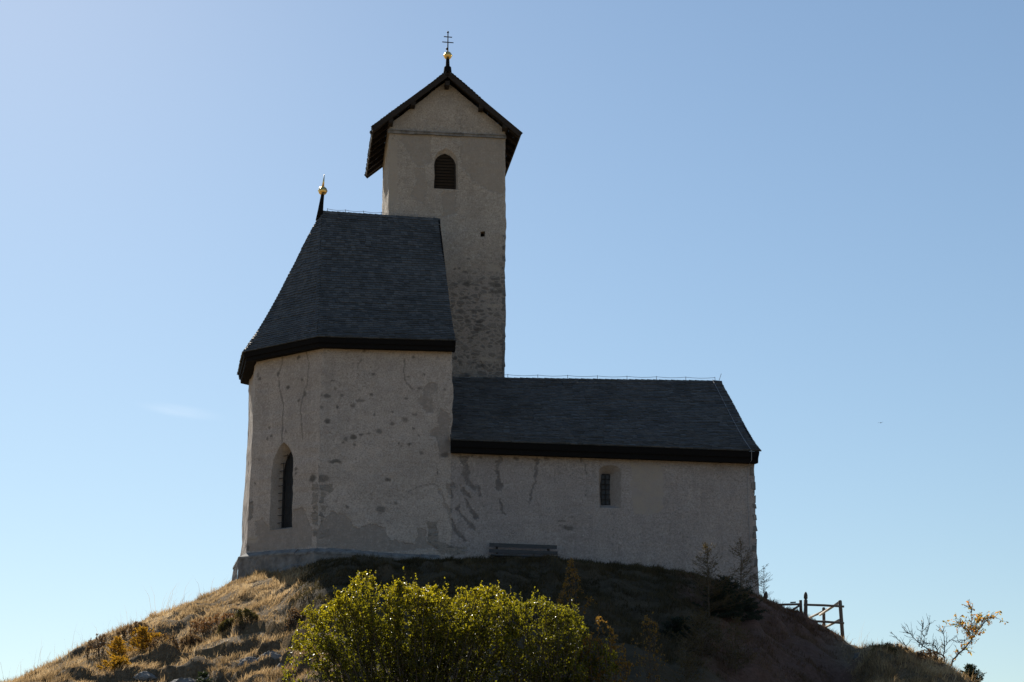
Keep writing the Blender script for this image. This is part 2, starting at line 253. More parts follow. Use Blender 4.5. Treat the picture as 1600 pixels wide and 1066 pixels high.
ST_T_ELL = [(1, 0.94, 16.63, 0.157, 0.093), (1, 1.47, 16.69, 0.087, 0.035), (1, 1.96, 16.64, 0.198, 0.099), (1, 0.91, 16.14, 0.087, 0.058), (1, 1.18, 15.65, 0.116, 0.058), (1, 1.34, 15.28, 0.157, 0.058), (1, 1.34, 14.99, 0.151, 0.07), (1, 0.57, 13.95, 0.081, 0.081), (1, 0.92, 14.21, 0.058, 0.035), (1, 0.89, 14.04, 0.07, 0.041), (1, 0.75, 15.65, 0.116, 0.105), (1, 0.9, 17.07, 0.14, 0.058), (1, 1.83, 16.89, 0.047, 0.047), (1, 0.48, 16.28, 0.105, 0.041), (1, 1.27, 16.48, 0.07, 0.058), (1, 0.71, 17.2, 0.081, 0.047), (1, 0.76, 13.81, 0.07, 0.058), (1, 1.08, 14.68, 0.174, 0.035), (1, 1.22, 13.82, 0.105, 0.041), (1, 0.98, 15.32, 0.116, 0.07), (1, 1.0, 17.54, 0.081, 0.029), (1, 0.54, 17.16, 0.058, 0.047), (1, 1.99, 16.4, 0.233, 0.081), (3, 1.89, 17.24, 0.279, 0.14), (3, 1.66, 16.22, 0.244, 0.093), (3, 1.83, 15.89, 0.349, 0.081), (3, 1.74, 13.94, 0.407, 0.093), (1, 0.9, 13.35, 0.233, 0.07), (1, 1.45, 13.7, 0.174, 0.081)]

# ================================================================ TERRAIN
# the knoll as a function: crest line (X/Y ratio -> distance and height of the crest), a gentle shelf before the church, a steeper bank below
CR=np.array([(-.62,44,-1.2),(-.42,44,.4),(-.34,45,1.6),(-.285,47,2.40),(-.2586,49,3.13),(-.2263,51,4.10),(-.207,52,4.55),(-.1898,53,5.03),(-.1745,54,5.5),(-.160,54.5,6.0),
 (-.150,54.3,6.14),(-.1346,54,6.16),(-.1125,52,6.24),(-.075,52,6.27),(-.0374,52.3,6.30),(0,53,6.43),(.0375,53.3,6.38),(.075,53.8,6.30),(.1085,54,6.10),(.143,54.5,5.45),
 (.1545,55,5.22),(.160,55,5.05),(.1715,55,4.80),(.180,55,4.52),(.187,54.7,4.22),(.1945,54,3.93),(.1985,53,3.75),(.206,51,3.58),(.216,50,3.46),(.2275,49.5,3.34),(.240,49,3.12),(.252,49,2.80),(.2585,49,2.60),(.2655,48.5,2.3),(.30,47,1.0),(.36,46,-.4),(.5,46,-1.4)])
O=np.array([-1.8814,52.5]); TH=R(7.5)
SCOOPS=[(-8.03, 42.64, 0.99, 0.42), (-7.12, 41.54, 0.78, 0.34), (-5.92, 42.46, 0.83, 0.42), (-6.59, 42.14, 0.57, 0.36), (-5.76, 40.76, 0.92, 0.5), (-8.29, 45.08, 0.37, 0.3), (-8.87, 44.26, 0.56, 0.32), (-9.32, 42.8, 0.74, 0.36), (-11.79, 48.12, 0.61, 0.32), (-10.41, 44.56, 0.67, 0.3), (-6.72, 41.02, 0.62, 0.34), (-9.69, 46.76, 0.28, 0.25), (-4.8, 39.22, 0.44, 0.35), (-11.76, 45.24, 0.68, 0.25)]   # turf torn away under a lip: x, y of the lip, half width, depth
def toUV(X,Y):
    dx=X-O[0];dy=Y-O[1]; return dx*math.cos(TH)+dy*math.sin(TH), -dx*math.sin(TH)+dy*math.cos(TH)
def toXY(u,v): return O[0]+u*math.cos(TH)-v*math.sin(TH), O[1]+u*math.sin(TH)+v*math.cos(TH)
def height(X,Y,detail=True):
    X=np.asarray(X,float);Y=np.asarray(Y,float)
    m=X/np.maximum(Y,1.)
    D=np.interp(m,CR[:,0],CR[:,1]); zs=np.interp(m,CR[:,0],CR[:,2])
    e=zs/D; d=D-Y
    shelf=np.exp(-((m+.06)/.11)**2); d0=2.6+2.9*shelf
    f=lambda q:.25*1.2*np.log1p(np.exp(np.clip((q-d0)/1.2,-30,30)))
    zin=e*Y-(f(d)-f(0*d))-shelf*.03*np.clip(d,0,3)
    b=np.maximum(-d,0)
    u,v=toUV(X,Y)
    pl=sst(-8.6,-7.0,u)*sst(11.0,9.9,u)                 # level ground under and beside the church
    bb=b*(1-pl)+pl*np.maximum(b-9.5,0)
    zout=zs-np.where(bb>0,.035*bb*bb/(1+.05*bb),0)+np.minimum(b,1.)*.02*(1-pl)
    z=np.where(d>0,zin,zout)
    if detail:
        w=sst(0.,1.2,d)*.85+.15
        out=1-.8*sst(-7.6,-6.2,u)*sst(10.6,9.4,u)*sst(-3.6,-1.6,v)
        rt=1+.9*sst(.185,.2,m)*sst(.4,.3,m)
        z=z+w*out*rt*((fbm(X*.55,Y*.45,3)-.5)*.55+(fbm(X*1.7,Y*1.4,9)-.5)*.28+(fbm(X*5,Y*4.4,5,3)-.5)*.13)
        # turf steps with overhanging lips at the lower left
        k=sst(-2.6,-4.2,X)*sst(-13.5,-10.5,X)*sst(45.8,43.8,Y)
        st=.66; zz=z/st+(fbm(X*.55,Y*.4,31)-.5)*2.2+(fbm(X*2.2,Y*2.,33)-.5)*.5; fr=zz-np.floor(zz)
        z=z+k*st*.5*(sst(.0,.16,fr)-fr)
        # hummocks
        z=z+out*sst(1.,2.,d)*.22*sst(.58,.8,fbm(X*.9+7,Y*.7,17,2))
        wx_=(fbm(X*1.6,Y*1.6,51,3)-.5)*.9; wy_=(fbm(X*1.4+9,Y*1.4,52,3)-.5)*1.0
        for (cx_,cy_,rx_,dp) in SCOOPS:
            q=(Y+wy_-cy_)/.95; z=z-dp*.48*sst(1.,.55,np.abs(X+wx_-cx_)/rx_)*sst(-1.2,-.1,q)*sst(.0,-.12,q)*np.where(q>-1.3,1,0)
        # worn path dip on the right
        z=z-.12*np.exp(-((m-.199)/.006)**2)*sst(4.,.5,np.abs(d))
    base=-1.65+.12*(fbm(X*.3,Y*.3,21)-.5)
    k=.6; h=np.clip(.5+.5*(z-base)/k,0,1); return base*(1-h)+z*h+k*h*(1-h)*.5
def hz(X,Y): return float(height(np.array([X]),np.array([Y]))[0])
xs=np.concatenate([[-3000,-1200,-500,-220,-110,-60,-40,-30,-24],np.arange(-20,-15.5,.5),np.arange(-15.5,14.5,.11),np.arange(14.5,20,.5),[24,30,40,60,110,220,500,1200,3000]])
ys=np.concatenate([[-3000,-1000,-300,-100,-40,-15,-5,0,5,10,15,20,24],np.arange(27,35,.4),np.arange(35,58,.11),np.arange(58,70,.4),[72,75,80,86,95,110,140,200,400,1000,3000]])
gx,gy=np.meshgrid(xs,ys); gz=height(gx,gy)
nx,ny=len(xs),len(ys); idx=np.arange(nx*ny).reshape(ny,nx)
quads=np.stack([idx[:-1,:-1],idx[:-1,1:],idx[1:,1:],idx[1:,:-1]],-1).reshape(-1,4)
def zones(X,Y):
    """R dry turf, G bare red earth, B green turf with its colour darkened for the shade, A worn path"""
    m=X/np.maximum(Y,1.); n=fbm(X*.6,Y*.6,41)-.5; u,v=toUV(X,Y)
    red=sst(.098,.128,m+n*.05)*sst(.205,.188,m+n*.02)*sst(56,54.5,Y)
    green=sst(-.135,-.11,m+n*.03)*(1-red)*sst(.2,.17,m)*sst(56,55,Y)*sst(37.5,40.5,Y+n*4)
    path=np.exp(-((Y-(43.6+.12*(X+7)+n*1.2))/.55)**2)*sst(-8.9,-7.6,X)*sst(-5.,-6.2,X)
    path=np.maximum(path,np.exp(-((m-.197)/.012)**2)*sst(47,49,Y))
    return red,green,path
def slope(X,Y): return (height(X,Y+.12)-height(X,Y-.12))/.24
rd,gr,pt=zones(gx.ravel(),gy.ravel())
far=sst(34,27,gy.ravel())+sst(16,22,np.abs(gx.ravel())); far=np.clip(far,0,1)   # unseen dry meadow around the knoll, coloured paler to bounce sunlight onto the walls
gr=gr*(1-far); rd=rd*(1-far); dy_=np.gradient(gz,ys,axis=0).ravel(); bank=sst(.42,.8,dy_)*(far<.5); msk=np.stack([rd,gr,np.clip(pt,0,1)-bank*(1-rd)*(1-gr),far],-1)
t=NT('hill_turf_soil'); a=t.attr('mask'); s_=t.node('ShaderNodeSeparateColor',{'Color':a.outputs['Color']})
n1=t.noise(1.2,6,.7);n2=t.noise(9,5,.75);n3=t.noise(40,3,.7)
c=t.mix(t.ramp(n1,.35,.65),(.12,.082,.045),(.21,.15,.082)); c=t.mix(t.math('MULTIPLY',t.ramp(n2,.45,.7),.6),c,(.065,.045,.027))
c=t.mix(t.math('MULTIPLY',s_.outputs[1],.9),c,t.mix(t.ramp(n1,.35,.65),(.048,.040,.026),(.088,.070,.046)))  # green turf ground, its colour darkened further for the shade
c=t.mix(t.math('MULTIPLY',s_.outputs[0],.9),c,t.mix(t.ramp(n2,.35,.65),(.10,.055,.042),(.19,.108,.082)))
c=t.mix(t.math('MULTIPLY',t.math('MAXIMUM',s_.outputs[2],0.0),.75),c,t.mix(t.ramp(n2,.35,.65),(.17,.125,.075),(.26,.20,.13)))
c=t.mix(t.math('MULTIPLY',t.math('MAXIMUM',t.math('MULTIPLY',s_.outputs[2],-1),0.0),.85),c,t.mix(t.ramp(n2,.4,.65),(.10,.073,.045),(.22,.17,.115)))
c=t.mix(a.outputs['Alpha'],c,t.mix(t.ramp(n1,.3,.7),(.26,.185,.095),(.34,.25,.14)))  # meadow tone raised for its warm bounce onto the church
M['soil']=t.done(t.pbr(c,.97,t.bump(t.math('ADD',n2,t.math('MULTIPLY',n3,.6)),.9,.06),.1))
tag(mesh_obj('hill',np.stack([gx.ravel(),gy.ravel(),gz.ravel()],-1),quads,M['soil'],None,True,None,None,msk),kind='structure')
# ================================================================ CHURCH (local axes: u along the nave, v into the depth, z up)
church=empty('church',(O[0],O[1],0),TH)
tag(church,'old plastered hilltop church with dark shingled roofs and a square gabled tower','church')
def inpoly(x,y,P):
    P=np.asarray(P); r=np.zeros(len(x),bool); n=len(P)
    for i in range(n):
        x0,y0=P[i];x1,y1=P[(i+1)%n]
        c=((y0>y)!=(y1>y)); 
        if y1!=y0: r^=c&(x<(x1-x0)*(y-y0)/(y1-y0)+x0)
    return r
def segd(x,y,L):
    d=np.full(len(x),9.)
    for (x0,y0),(x1,y1) in zip(L[:-1],L[1:]):
        vx,vy=x1-x0,y1-y0; t_=np.clip(((x-x0)*vx+(y-y0)*vy)/(vx*vx+vy*vy+1e-9),0,1)
        d=np.minimum(d,np.hypot(x-x0-t_*vx,y-y0-t_*vy))
    return d
def stains(s,z,polys,ells,lines):
    k=np.zeros((len(s),4))
    wx=s+(fbm(s*7,z*7,1)-.5)*.16; wz=z+(fbm(s*7+30,z*7,2)-.5)*.16
    for ch,P in polys: k[inpoly(wx,wz,P),ch]=1
    for ch,cx,cz,rx,rz in ells:
        d=np.hypot((s+(wx-s)*.6-cx)/rx,(z+(wz-z)*.6-cz)/rz); k[:,ch]=np.maximum(k[:,ch],np.clip((1.08-d)/.4,0,1)*((.6+.4*((cx*7.3)%1)) if ch==1 else 1))
    for wd_,L in lines: k[:,1]=np.maximum(k[:,1],np.clip(1.5-segd(wx*.55+s*.45,wz*.55+z*.45,L)/(wd_*1.1),0,1)*.75)
    return k
def resample(P,step,closed=True):
    out=[];n=len(P)
    for i in range(n if closed else n-1):
        a=np.array(P[i]);b=np.array(P[(i+1)%n]);k=max(1,int(round(np.hypot(*(b-a))/step)))
        for j in range(k): out.append(tuple(a+(b-a)*j/k))
    if not closed: out.append(tuple(P[-1]))
    return out
def warp(P):                                            # slow bulges of old masonry, as a field of position
    u,v,z=P[:,0],P[:,1],P[:,2]; a=u*.9+v*1.1
    P=P.copy()
    P[:,0]+=(vn(a*.7,z*.7,1)-.5)*.06+(vn(a*5,z*5,4)-.5)*.028+(vn(a*14,z*14,8)-.5)*.006+(vn(a*1.9,z*2.6,9)-.5)*.03
    P[:,1]+=(vn(a*.6,z*.6,2)-.5)*.07+(vn(a*4,z*4,5)-.5)*.018+(vn(a*14,z*14,7)-.5)*.008
    P[:,0]-=.03*np.maximum(0,9.8-z)*sst(-4.1,-6.3,u)*(v<7.4)
    return P
class Wall:
    def __init__(s): s.V=[];s.F=[];s.K=[];s.n=0
    def put(s,P,F,K):
        s.V.append(P); s.F+=[tuple(i+s.n for i in f) for f in F]; s.K.append(K); s.n+=len(P)
    def panel(s,p0,p1,outline,holes,step,st=None):
        p0=np.array(p0,float);p1=np.array(p1,float);d=(p1-p0)/np.hypot(*(p1-p0)); nrm=np.array([-d[1],d[0]])  # into the wall
        ol=resample(outline,step); 
        hs=[resample(h['out'],step*.7) for h in holes]
        allp=np.array(ol)
        x0,z0=allp.min(0);x1,z1=allp.max(0)
        gxx,gzz=np.meshgrid(np.arange(x0+step*.5,x1,step),np.arange(z0+step*.5,z1,step)); gxx=gxx.ravel();gzz=gzz.ravel()
        gxx=gxx+rng.uniform(-.2,.2,len(gxx))*step; gzz=gzz+rng.uniform(-.2,.2,len(gzz))*step
        keep=inpoly(gxx,gzz,outline)
        keep&=segd(gxx,gzz,list(outline)+[outline[0]])>step*.45
        for h in holes:
            keep&=~inpoly(gxx,gzz,h['out']); keep&=segd(gxx,gzz,list(h['out'])+[h['out'][0]])>step*.4
        pts=[Vector(p) for p in ol]; edges=[(i,(i+1)%len(ol)) for i in range(len(ol))]
        for h in hs:
            b=len(pts); pts+=[Vector(p) for p in h]; edges+=[(b+i,b+(i+1)%len(h)) for i in range(len(h))]
        pts+=[Vector(p) for p in zip(gxx[keep],gzz[keep])]
        r=delaunay_2d_cdt(pts,edges,[],0,1e-6)
        q=np.array([tuple(p) for p in r[0]]); F=r[2]
        cen=np.array([q[list(f)].mean(0) for f in F]); ok=inpoly(cen[:,0],cen[:,1],outline)
        for h in holes: ok&=~inpoly(cen[:,0],cen[:,1],h['out'])
        F=[f for f,k in zip(F,ok) if k]
        P=np.stack([p0[0]+q[:,0]*d[0],p0[1]+q[:,0]*d[1],q[:,1]],-1)
        K=stains(q[:,0]+(p0[0] if st and st[0]=='u' else 0),q[:,1],*st[1:]) if st else np.zeros((len(q),4))
        s.put(warp(P),F,K)
        for h in holes:                                  # splayed reveal from the face to the pane
            a=np.array(resample(h['out'],.06)); b_=np.array(h['in'](a)); n=len(a); lay=[]
            for tt in np.linspace(0,1,5):
                c_=a*(1-tt)+b_*tt; lay.append(np.stack([p0[0]+c_[:,0]*d[0]+nrm[0]*h['depth']*tt,p0[1]+c_[:,0]*d[1]+nrm[1]*h['depth']*tt,c_[:,1]],-1))
            P=np.concatenate(lay); F=[(k*n+i,k*n+(i+1)%n,(k+1)*n+(i+1)%n,(k+1)*n+i) for k in range(4) for i in range(n)]
            K=np.zeros((len(P),4)); K[:,3]=.35; s.put(warp(P),F,K)
    def build(s,name,mat): return mesh_obj(name,np.concatenate(s.V),s.F,mat,church,False,None,None,np.concatenate(s.K))
def arch(x0,x1,z0,zs,za,n=8,pointed=True):
    # pointed: two arcs meeting at the apex
    c=(x0+x1)/2; P=[(x0,z0),(x1,z0),(x1,zs)]
    for i in range(1,n):
        t_=i/n
        if pointed: P.append((x1-(x1-c)*(1-math.cos(t_*1.12))/(1-math.cos(1.12)), zs+(za-zs)*math.sin(t_*1.12)/math.sin(1.12)))
        else: P.append((c+(x1-c)*math.cos(t_*math.pi/2)**.8, zs+(za-zs)*math.sin(t_*math.pi/2)))
    P.append((c,za))
    L=[(2*c-x,z) for x,z in P[3:-1]][::-1]
    return P+L+[(x0,zs)]
def scaler(o,i):                                        # maps the outer outline to the inner one by bounding box
    def f(a):
        x=(a[:,0]-o[0])/(o[1]-o[0]); z=(a[:,1]-o[2])/(o[3]-o[2])
        return np.stack([i[0]+x*(i[1]-i[0]),i[2]+z*(i[3]-i[2])],-1)
    return f
J=(0,0);A=(-4.1,0);B=(-6.2,2.1);C_=(-6.45,5.1);D_=(-4.2,7.3);E_=(0,7.3)
L_F=math.hypot(B[0]-A[0],B[1]-A[1])
# -- choir
w=Wall(); zt=13.08
w.panel((-4.1,0),(0,0),[(0,5),(4.1,5),(4.1,zt),(0,zt)],[],.036,('u',ST_S_POLY,ST_S_ELL,ST_S_LINE))
# south-east face: parameter runs from B to A so that "into the wall" stays to the left
fl=lambda L:[(ch,[(L_F-x,z) for x,z in P]) for ch,P in L]
lo=dict(out=[(L_F-x,z) for x,z in arch(1.08,2.02,7.35,9.25,10.1)][::-1],depth=.40)
lo['in']=scaler((L_F-2.02,L_F-1.08,7.35,10.1),(L_F-1.90,L_F-1.15,7.46,9.9))
w.panel(B,A,[(0,5),(L_F,5),(L_F,zt),(0,zt)],[lo],.036,('s',fl(ST_F_POLY),[(c,L_F-x,z,a,b) for c,x,z,a,b in ST_F_ELL],fl(ST_F_LINE)))
def len2(a,b): return math.hypot(a[0]-b[0],a[1]-b[1])
for a_,b_ in ((C_,B),(D_,C_),(E_,D_)):
    l=len2(a_,b_); w.panel(a_,b_,[(0,5),(l,5),(l,zt),(0,zt)],[],.12 if b_==B else .3)
w.panel((-.24,.02),(-.24,7.28),[(0,5),(7.26,5),(7.26,12.9),(6.46,14.1),(5.46,15.5),(4.46,17.0),(3.63,18.25),(2.8,17.0),(1.8,15.5),(.8,14.1),(0,12.9)],[],.25)
w.build('choir_wall',M['plaster'])
# -- nave
w=Wall()
no=dict(out=arch(4.66,5.37,8.05,9.2,9.41,8,False),depth=.34)
no['in']=lambda a: np.stack([4.78+(a[:,0]-4.66)/.71*.29,np.where(a[:,1]<9.2,8.2+(a[:,1]-8.05)/1.15*.93,9.13+(a[:,1]-9.2)*.25)],-1)
w.panel((0,.015),(9.7,.015),[(0,4.2),(9.7,4.2),(9.7,9.66),(0,9.75)],[no],.04,('u',ST_S_POLY,ST_S_ELL,ST_S_LINE))
w.panel((9.7,.015),(9.7,7.8),[(0,4.2),(7.785,4.2),(7.785,9.6),(3.89,12.85),(0,9.66)],[],.13)
w.panel((9.7,7.8),(0,7.8),[(0,4.2),(9.7,4.2),(9.7,9.6),(0,9.6)],[],.4)
w.build('nave_wall',M['nave'])
# rough quoin stones at the nave's right corner and along the tower's right edge
q=MB()
z=5.0
while z<9.4:
    h=random.uniform(.14,.3); q.box((9.64+random.uniform(-.03,.02),.14,z+h/2),(.12,random.uniform(.2,.3),h*.92),None,None,.02); z+=h
q.build('quoin',M['plinth'],church)
# -- tower
w=Wall()
TA,TB,TV,TW=-1.87,2.31,5.0,9.2
to=dict(out=[(x-TA,z) for x,z in arch(-.25,.60,20.12,21.15,21.66)],depth=.14)
to['in']=scaler((-.25-TA,.60-TA,20.12,21.66),(-.235-TA,.52-TA,20.16,21.47))
ph=dict(out=[(1.42-TA,18.38),(1.57-TA,18.40),(1.56-TA,18.60),(1.41-TA,18.57)],depth=.3); ph['in']=lambda a:a
tw=TB-TA
w.panel((TA,TV),(TB,TV),[(0,8),(tw,8),(tw,22.45),(.17-TA,24.22),(0,22.45)],[to,ph],.042,('u',ST_T_POLY,ST_T_ELL,[]))
Pt_=w.V[0]; w.K[0][:,2]=np.clip(.85*sst(18.6,15.2,Pt_[:,2]+(fbm(Pt_[:,0]*1.2,Pt_[:,2]*1.2,19)-.5)*3)+.3*sst(.9,2.2,Pt_[:,0])*sst(19.2,17.,Pt_[:,2]),0,1)   # render worn off towards the foot and the right corner
w.panel((TA,TW),(TA,TV),[(0,8),(4.2,8),(4.2,22.55),(0,22.55)],[],.08)
w.panel((TB,TV),(TB,TW),[(0,8),(4.2,8),(4.2,22.55),(0,22.55)],[],.1)
w.panel((TB,TW),(TA,TW),[(0,8),(tw,8),(tw,22.45),(tw/2,24.22),(0,22.45)],[],.3)
tower_wall=w.build('tower_wall',M['tower'])
q=MB(); z=13.0
while z<18.4:
    h=random.uniform(.16,.34); q.box((TB-.045+random.uniform(-.015,.012),TV+.12,z+h/2),(.09,random.uniform(.2,.3),h*.9),None,None,.02); z+=h
q.build('quoin',M['plinth'],church)
q=MB(); q.box((1.49,TV+.29,18.49),(.22,.03,.28)); q.build('putlog_hole',M['darkhole'],church)  # black back plate paints the shade deep in the hole
q=MB()                                                  # string course under the gable, several stones
x=TA-.05
while x<TB:
    l=min(random.uniform(.5,.95),TB+.03-x)
    if l<.1: break
    q.box((x+l/2,TV-.02,22.17+random.uniform(-.01,.01)),(l-.008,.14,.11),None,None,.008); q.box((x+l/2,TV-.05,22.215),(l-.03,.16,.03),None,None,.006); x+=l
q.build('cornice',M['ledge'],church)
# plinth of the choir: vertical base and sloping cap stones
PL=[(-.35,0,6.50),(A[0],A[1],6.66),(B[0]-.10,B[1],6.72),(C_[0]-.10,C_[1],6.72)]
def off(i,o):
    P=[np.array(p[:2]) for p in PL]; nr=[]
    for k in range(len(P)-1):
        d=P[k+1]-P[k]; d/=np.hypot(*d); nr.append(np.array([d[1],-d[0]])*-1)
    if i==0: n=nr[0]; return P[0]+n*o
    if i==len(P)-1: return P[-1]+nr[-1]*o
    n=nr[i-1]+nr[i]; n/=n.dot(n)/2; return P[i]+n*o
mb=MB(); cp=MB()
cen_=np.array([-3.,3.5])
sg=1 if np.hypot(*(off(1,.2)-cen_))>np.hypot(*(np.array(PL[1][:2])-cen_)) else -1
for i in range(3):
    a0,b0=np.array(PL[i][:2]),np.array(PL[i+1][:2]); a1,b1=off(i,.2*sg),off(i+1,.2*sg); L_=np.hypot(*(b0-a0)); n=int(L_/.08)
    za,zb=PL[i][2],PL[i+1][2]
    vs=[];fs=[]
    for k in range(n+1):
        t_=k/n; p=a1+(b1-a1)*t_; z_=za+(zb-za)*t_-.17
        for j in range(15):
            zz=z_-j*.13+ (0 if j==0 else random.uniform(-.03,.03)); fl_=j*.007
            q_=p+(p-cen_)/np.hypot(*(p-cen_))*(fl_+random.uniform(-.018,.018)); vs.append((q_[0],q_[1],zz))
    fs=[(k*15+j,(k+1)*15+j,(k+1)*15+j+1,k*15+j+1) for k in range(n) for j in range(14)]
    mb.add(vs,fs)
    t_=0.
    while t_<1:
        l=random.uniform(.28,.6)/L_; t2=min(1,t_+l); g=.006/L_
        e0,e1=t_+g,t2-g; o=random.uniform(-.015,.015)
        pa,pb=a0+(b0-a0)*e0,a0+(b0-a0)*e1; qa,qb=a1+(b1-a1)*e0,a1+(b1-a1)*e1
        ext=1.06+random.uniform(0,.06); qa=pa+(qa-pa)*ext; qb=pb+(qb-pb)*ext
        z0_,z1_=za+(zb-za)*e0+o,za+(zb-za)*e1+o
        ia,ib=pa-(qa-pa)*.3,pb-(qb-pb)*.3
        cp.add([(*ia,z0_+.03),(*ib,z1_+.03),(*qb,z1_-.14),(*qa,z0_-.14),(*ia,z0_-.2),(*ib,z1_-.2),(*qb,z1_-.2),(*qa,z0_-.2)],[(0,1,2,3),(3,2,6,7),(0,3,7,4),(1,5,6,2)]); t_=t2
plo=mb.build('plinth',M['plinth'],church); cp.build('cap_stone',M['ledge'],plo)
# -- roofs
def facet(mb,eL,eR,rL,rR,sag=0.,row=.118,wid=.18,th=.030,deck=None,fine=True,jag=.006):
    eL,eR,rL,rR=[np.array(p,float) for p in (eL,eR,rL,rR)]
    sl=np.linalg.norm((rL+rR)/2-(eL+eR)/2); n=max(3,int(round(sl/row)))
    nrm=np.cross(eR-eL,rL-eL) if np.linalg.norm(eR-eL)>.1 else np.cross(rR-rL,rL-eL); nrm/=np.linalg.norm(nrm); nrm=nrm if nrm[2]>0 else -nrm
    z=np.array([0,0,1.])
    def pt(t_,s): 
        a=eL+(rL-eL)*t_; b=eR+(rR-eR)*t_; p=a+(b-a)*s
        w_=(float(vn(p[0]*.9+p[1]*.7,p[2]*1.1,77))-.5)*.05*min(1,5*t_*(1-t_)+.3)
        return p-z*sag*4*t_*(1-t_)**2*(1.15)+nrm*w_
    for i in range(n):
        t0,t1=i/n,(i+1.35)/n; t1=min(t1,1)
        wl_=np.linalg.norm(pt(t0,1)-pt(t0,0))
        if wl_<.02: continue
        s=-random.random()*wid/wl_*.8
        off0=random.uniform(-.006,.008)
        while s<1:
            ww=wid*random.uniform(.72,1.25)/wl_; s0,s1=max(0,s),min(1,s+ww); s+=ww
            if s1-s0<.01/wl_: continue
            g=.004/wl_; hgt=th+random.uniform(0,.008)+off0; dt=random.uniform(-jag,jag)/sl*3
            a,b=pt(max(t0+dt,-.01),s0+g),pt(max(t0+dt,-.01),s1-g); c,d=pt(t1,s1-g),pt(t1,s0+g)
            tl=random.uniform(-.003,.003)
            
            if random.random()<.012: sl_=(d-a)*.28; a=a-sl_; b=b-sl_   # a slipped slate
            mb.add([a+nrm*(hgt+tl),b+nrm*(hgt-tl),c+nrm*.004,d+nrm*.004,a-nrm*.004,b-nrm*.004],[(0,1,2,3),(4,5,1,0)])
    if deck is not None:
        m=10; vs=[];fs=[]
        for k in range(m+1):
            for s in (0,1): vs.append(pt(k/m,s)-nrm*.012)
        fs=[(2*k,2*k+1,2*k+3,2*k+2) for k in range(m)]; deck.add(vs,fs,.1)
def eave_board(mb,pts,wall,top,hgt,inn=.05):            # fascia + soffit along an eave line
    for i in range(len(pts)-1):
        a,b=np.array(pts[i]),np.array(pts[i+1]); wa,wb=np.array(wall[i]),np.array(wall[i+1])
        vs=[]
        for p,q_ in ((a,wa),(b,wb)):
            d=(q_[:2]-p[:2])/np.hypot(*(q_[:2]-p[:2]))
            vs+=[(p[0]+d[0]*.02,p[1]+d[1]*.02,p[2]-top),(p[0]+d[0]*inn,p[1]+d[1]*inn,p[2]-hgt*.55),(p[0]+d[0]*(inn+.05),p[1]+d[1]*(inn+.05),p[2]-hgt*.55),(p[0]+d[0]*(inn+.06),p[1]+d[1]*(inn+.06),p[2]-hgt),(q_[0]+d[0]*.04,q_[1]+d[1]*.04,p[2]-hgt+.03)]
        mb.add(vs,[(k,k+1,k+6,k+5) for k in range(4)],.5)
# choir roof
ez=13.18
e=[(.06,-.40,ez+.02),(-4.26,-.40,ez),(-6.61,1.95,ez),(-6.86,5.25,ez),(-4.35,7.72,ez),(.06,7.72,ez)]
wl2=[(.06,.02,ez),(-4.1,.02,ez),(-6.18,2.1,ez),(-6.43,5.1,ez),(-4.2,7.28,ez),(.06,7.28,ez)]
r0=(-.16,3.65,18.52);r1=(-4.18,3.65,18.62)
mb=MB()
SG=.34
facet(mb,e[0],e[1],r0,r1,SG,deck=mb); facet(mb,e[1],e[2],r1,r1,SG,deck=mb); facet(mb,e[2],e[3],r1,r1,SG,deck=mb)
facet(mb,e[3],e[4],r1,r1,SG,.2,.35,deck=mb); facet(mb,e[4],e[5],r1,r0,SG,.2,.35,deck=mb)
croof=mb.build('choir_roof',M['shingle'],church)
def ridge(mb,a,b,n,w=.16,h=.05,dirx=True):
    a=np.array(a);b=np.array(b)
    for i in range(n):
        t0,t1=i/n-.01,(i+1.12)/n; p,q_=a+(b-a)*t0,a+(b-a)*t1; lift=.015+random.uniform(0,.012)
        vs=[]
        for c_,l in ((p,lift),(q_,.0)):
            for (y,zz) in ((-w,-h-.16),(0,h),(w,-h-.16)):
                vs.append((c_[0]+(0 if dirx else y),c_[1]+(y if dirx else 0),c_[2]+zz+l))
        vs=[tuple(v_) for v_ in vs]; mb.add(vs+[(v_[0],v_[1],v_[2]-.03) for v_ in vs],[(0,1,4,3),(1,2,5,4),(6,7,1,0),(7,8,2,1),(3,4,10,9),(4,5,11,10)])
mb=MB(); ridge(mb,(r1[0],r1[1],r1[2]+.0),(r0[0]+.02,r0[1],r0[2]),22,.12,.04); mb.build('ridge_cap',M['shingle'],croof)
mb=MB()
for k,(p,q_) in enumerate(((e[1],r1),(e[2],r1),(e[3],r1))):     # hip cover strips
    p=np.array(p);q_=np.array(q_);n=48
    P=[p+(q_-p)*i/n-np.array([0,0,SG*4.6*(i/n)*(1-i/n)**2]) for i in range(n+1)]
    o_=np.array([p[0]-q_[0],p[1]-q_[1],0]); o_=o_/np.hypot(o_[0],o_[1]); si=np.array([-o_[1],o_[0],0])
    for i in range(n):
        a_,b_=P[i],P[min(i+1,n)]+(P[min(i+1,n)]-P[i])*.2; up=np.array([0,0,1.])
        l=.028
        mb.add([a_-si*.1+o_*-.03+up*.0,a_+o_*l+up*l,a_+si*.1+o_*-.03,b_-si*.1+o_*-.04-up*.01,b_+o_*.005+up*.005,b_+si*.1+o_*-.04-up*.01],[(0,1,4,3),(1,2,5,4),(0,2,1)])
mb.build('hip_cover',M['shingle'],croof)
mb=MB(); eave_board(mb,e,wl2,.0,.30); 

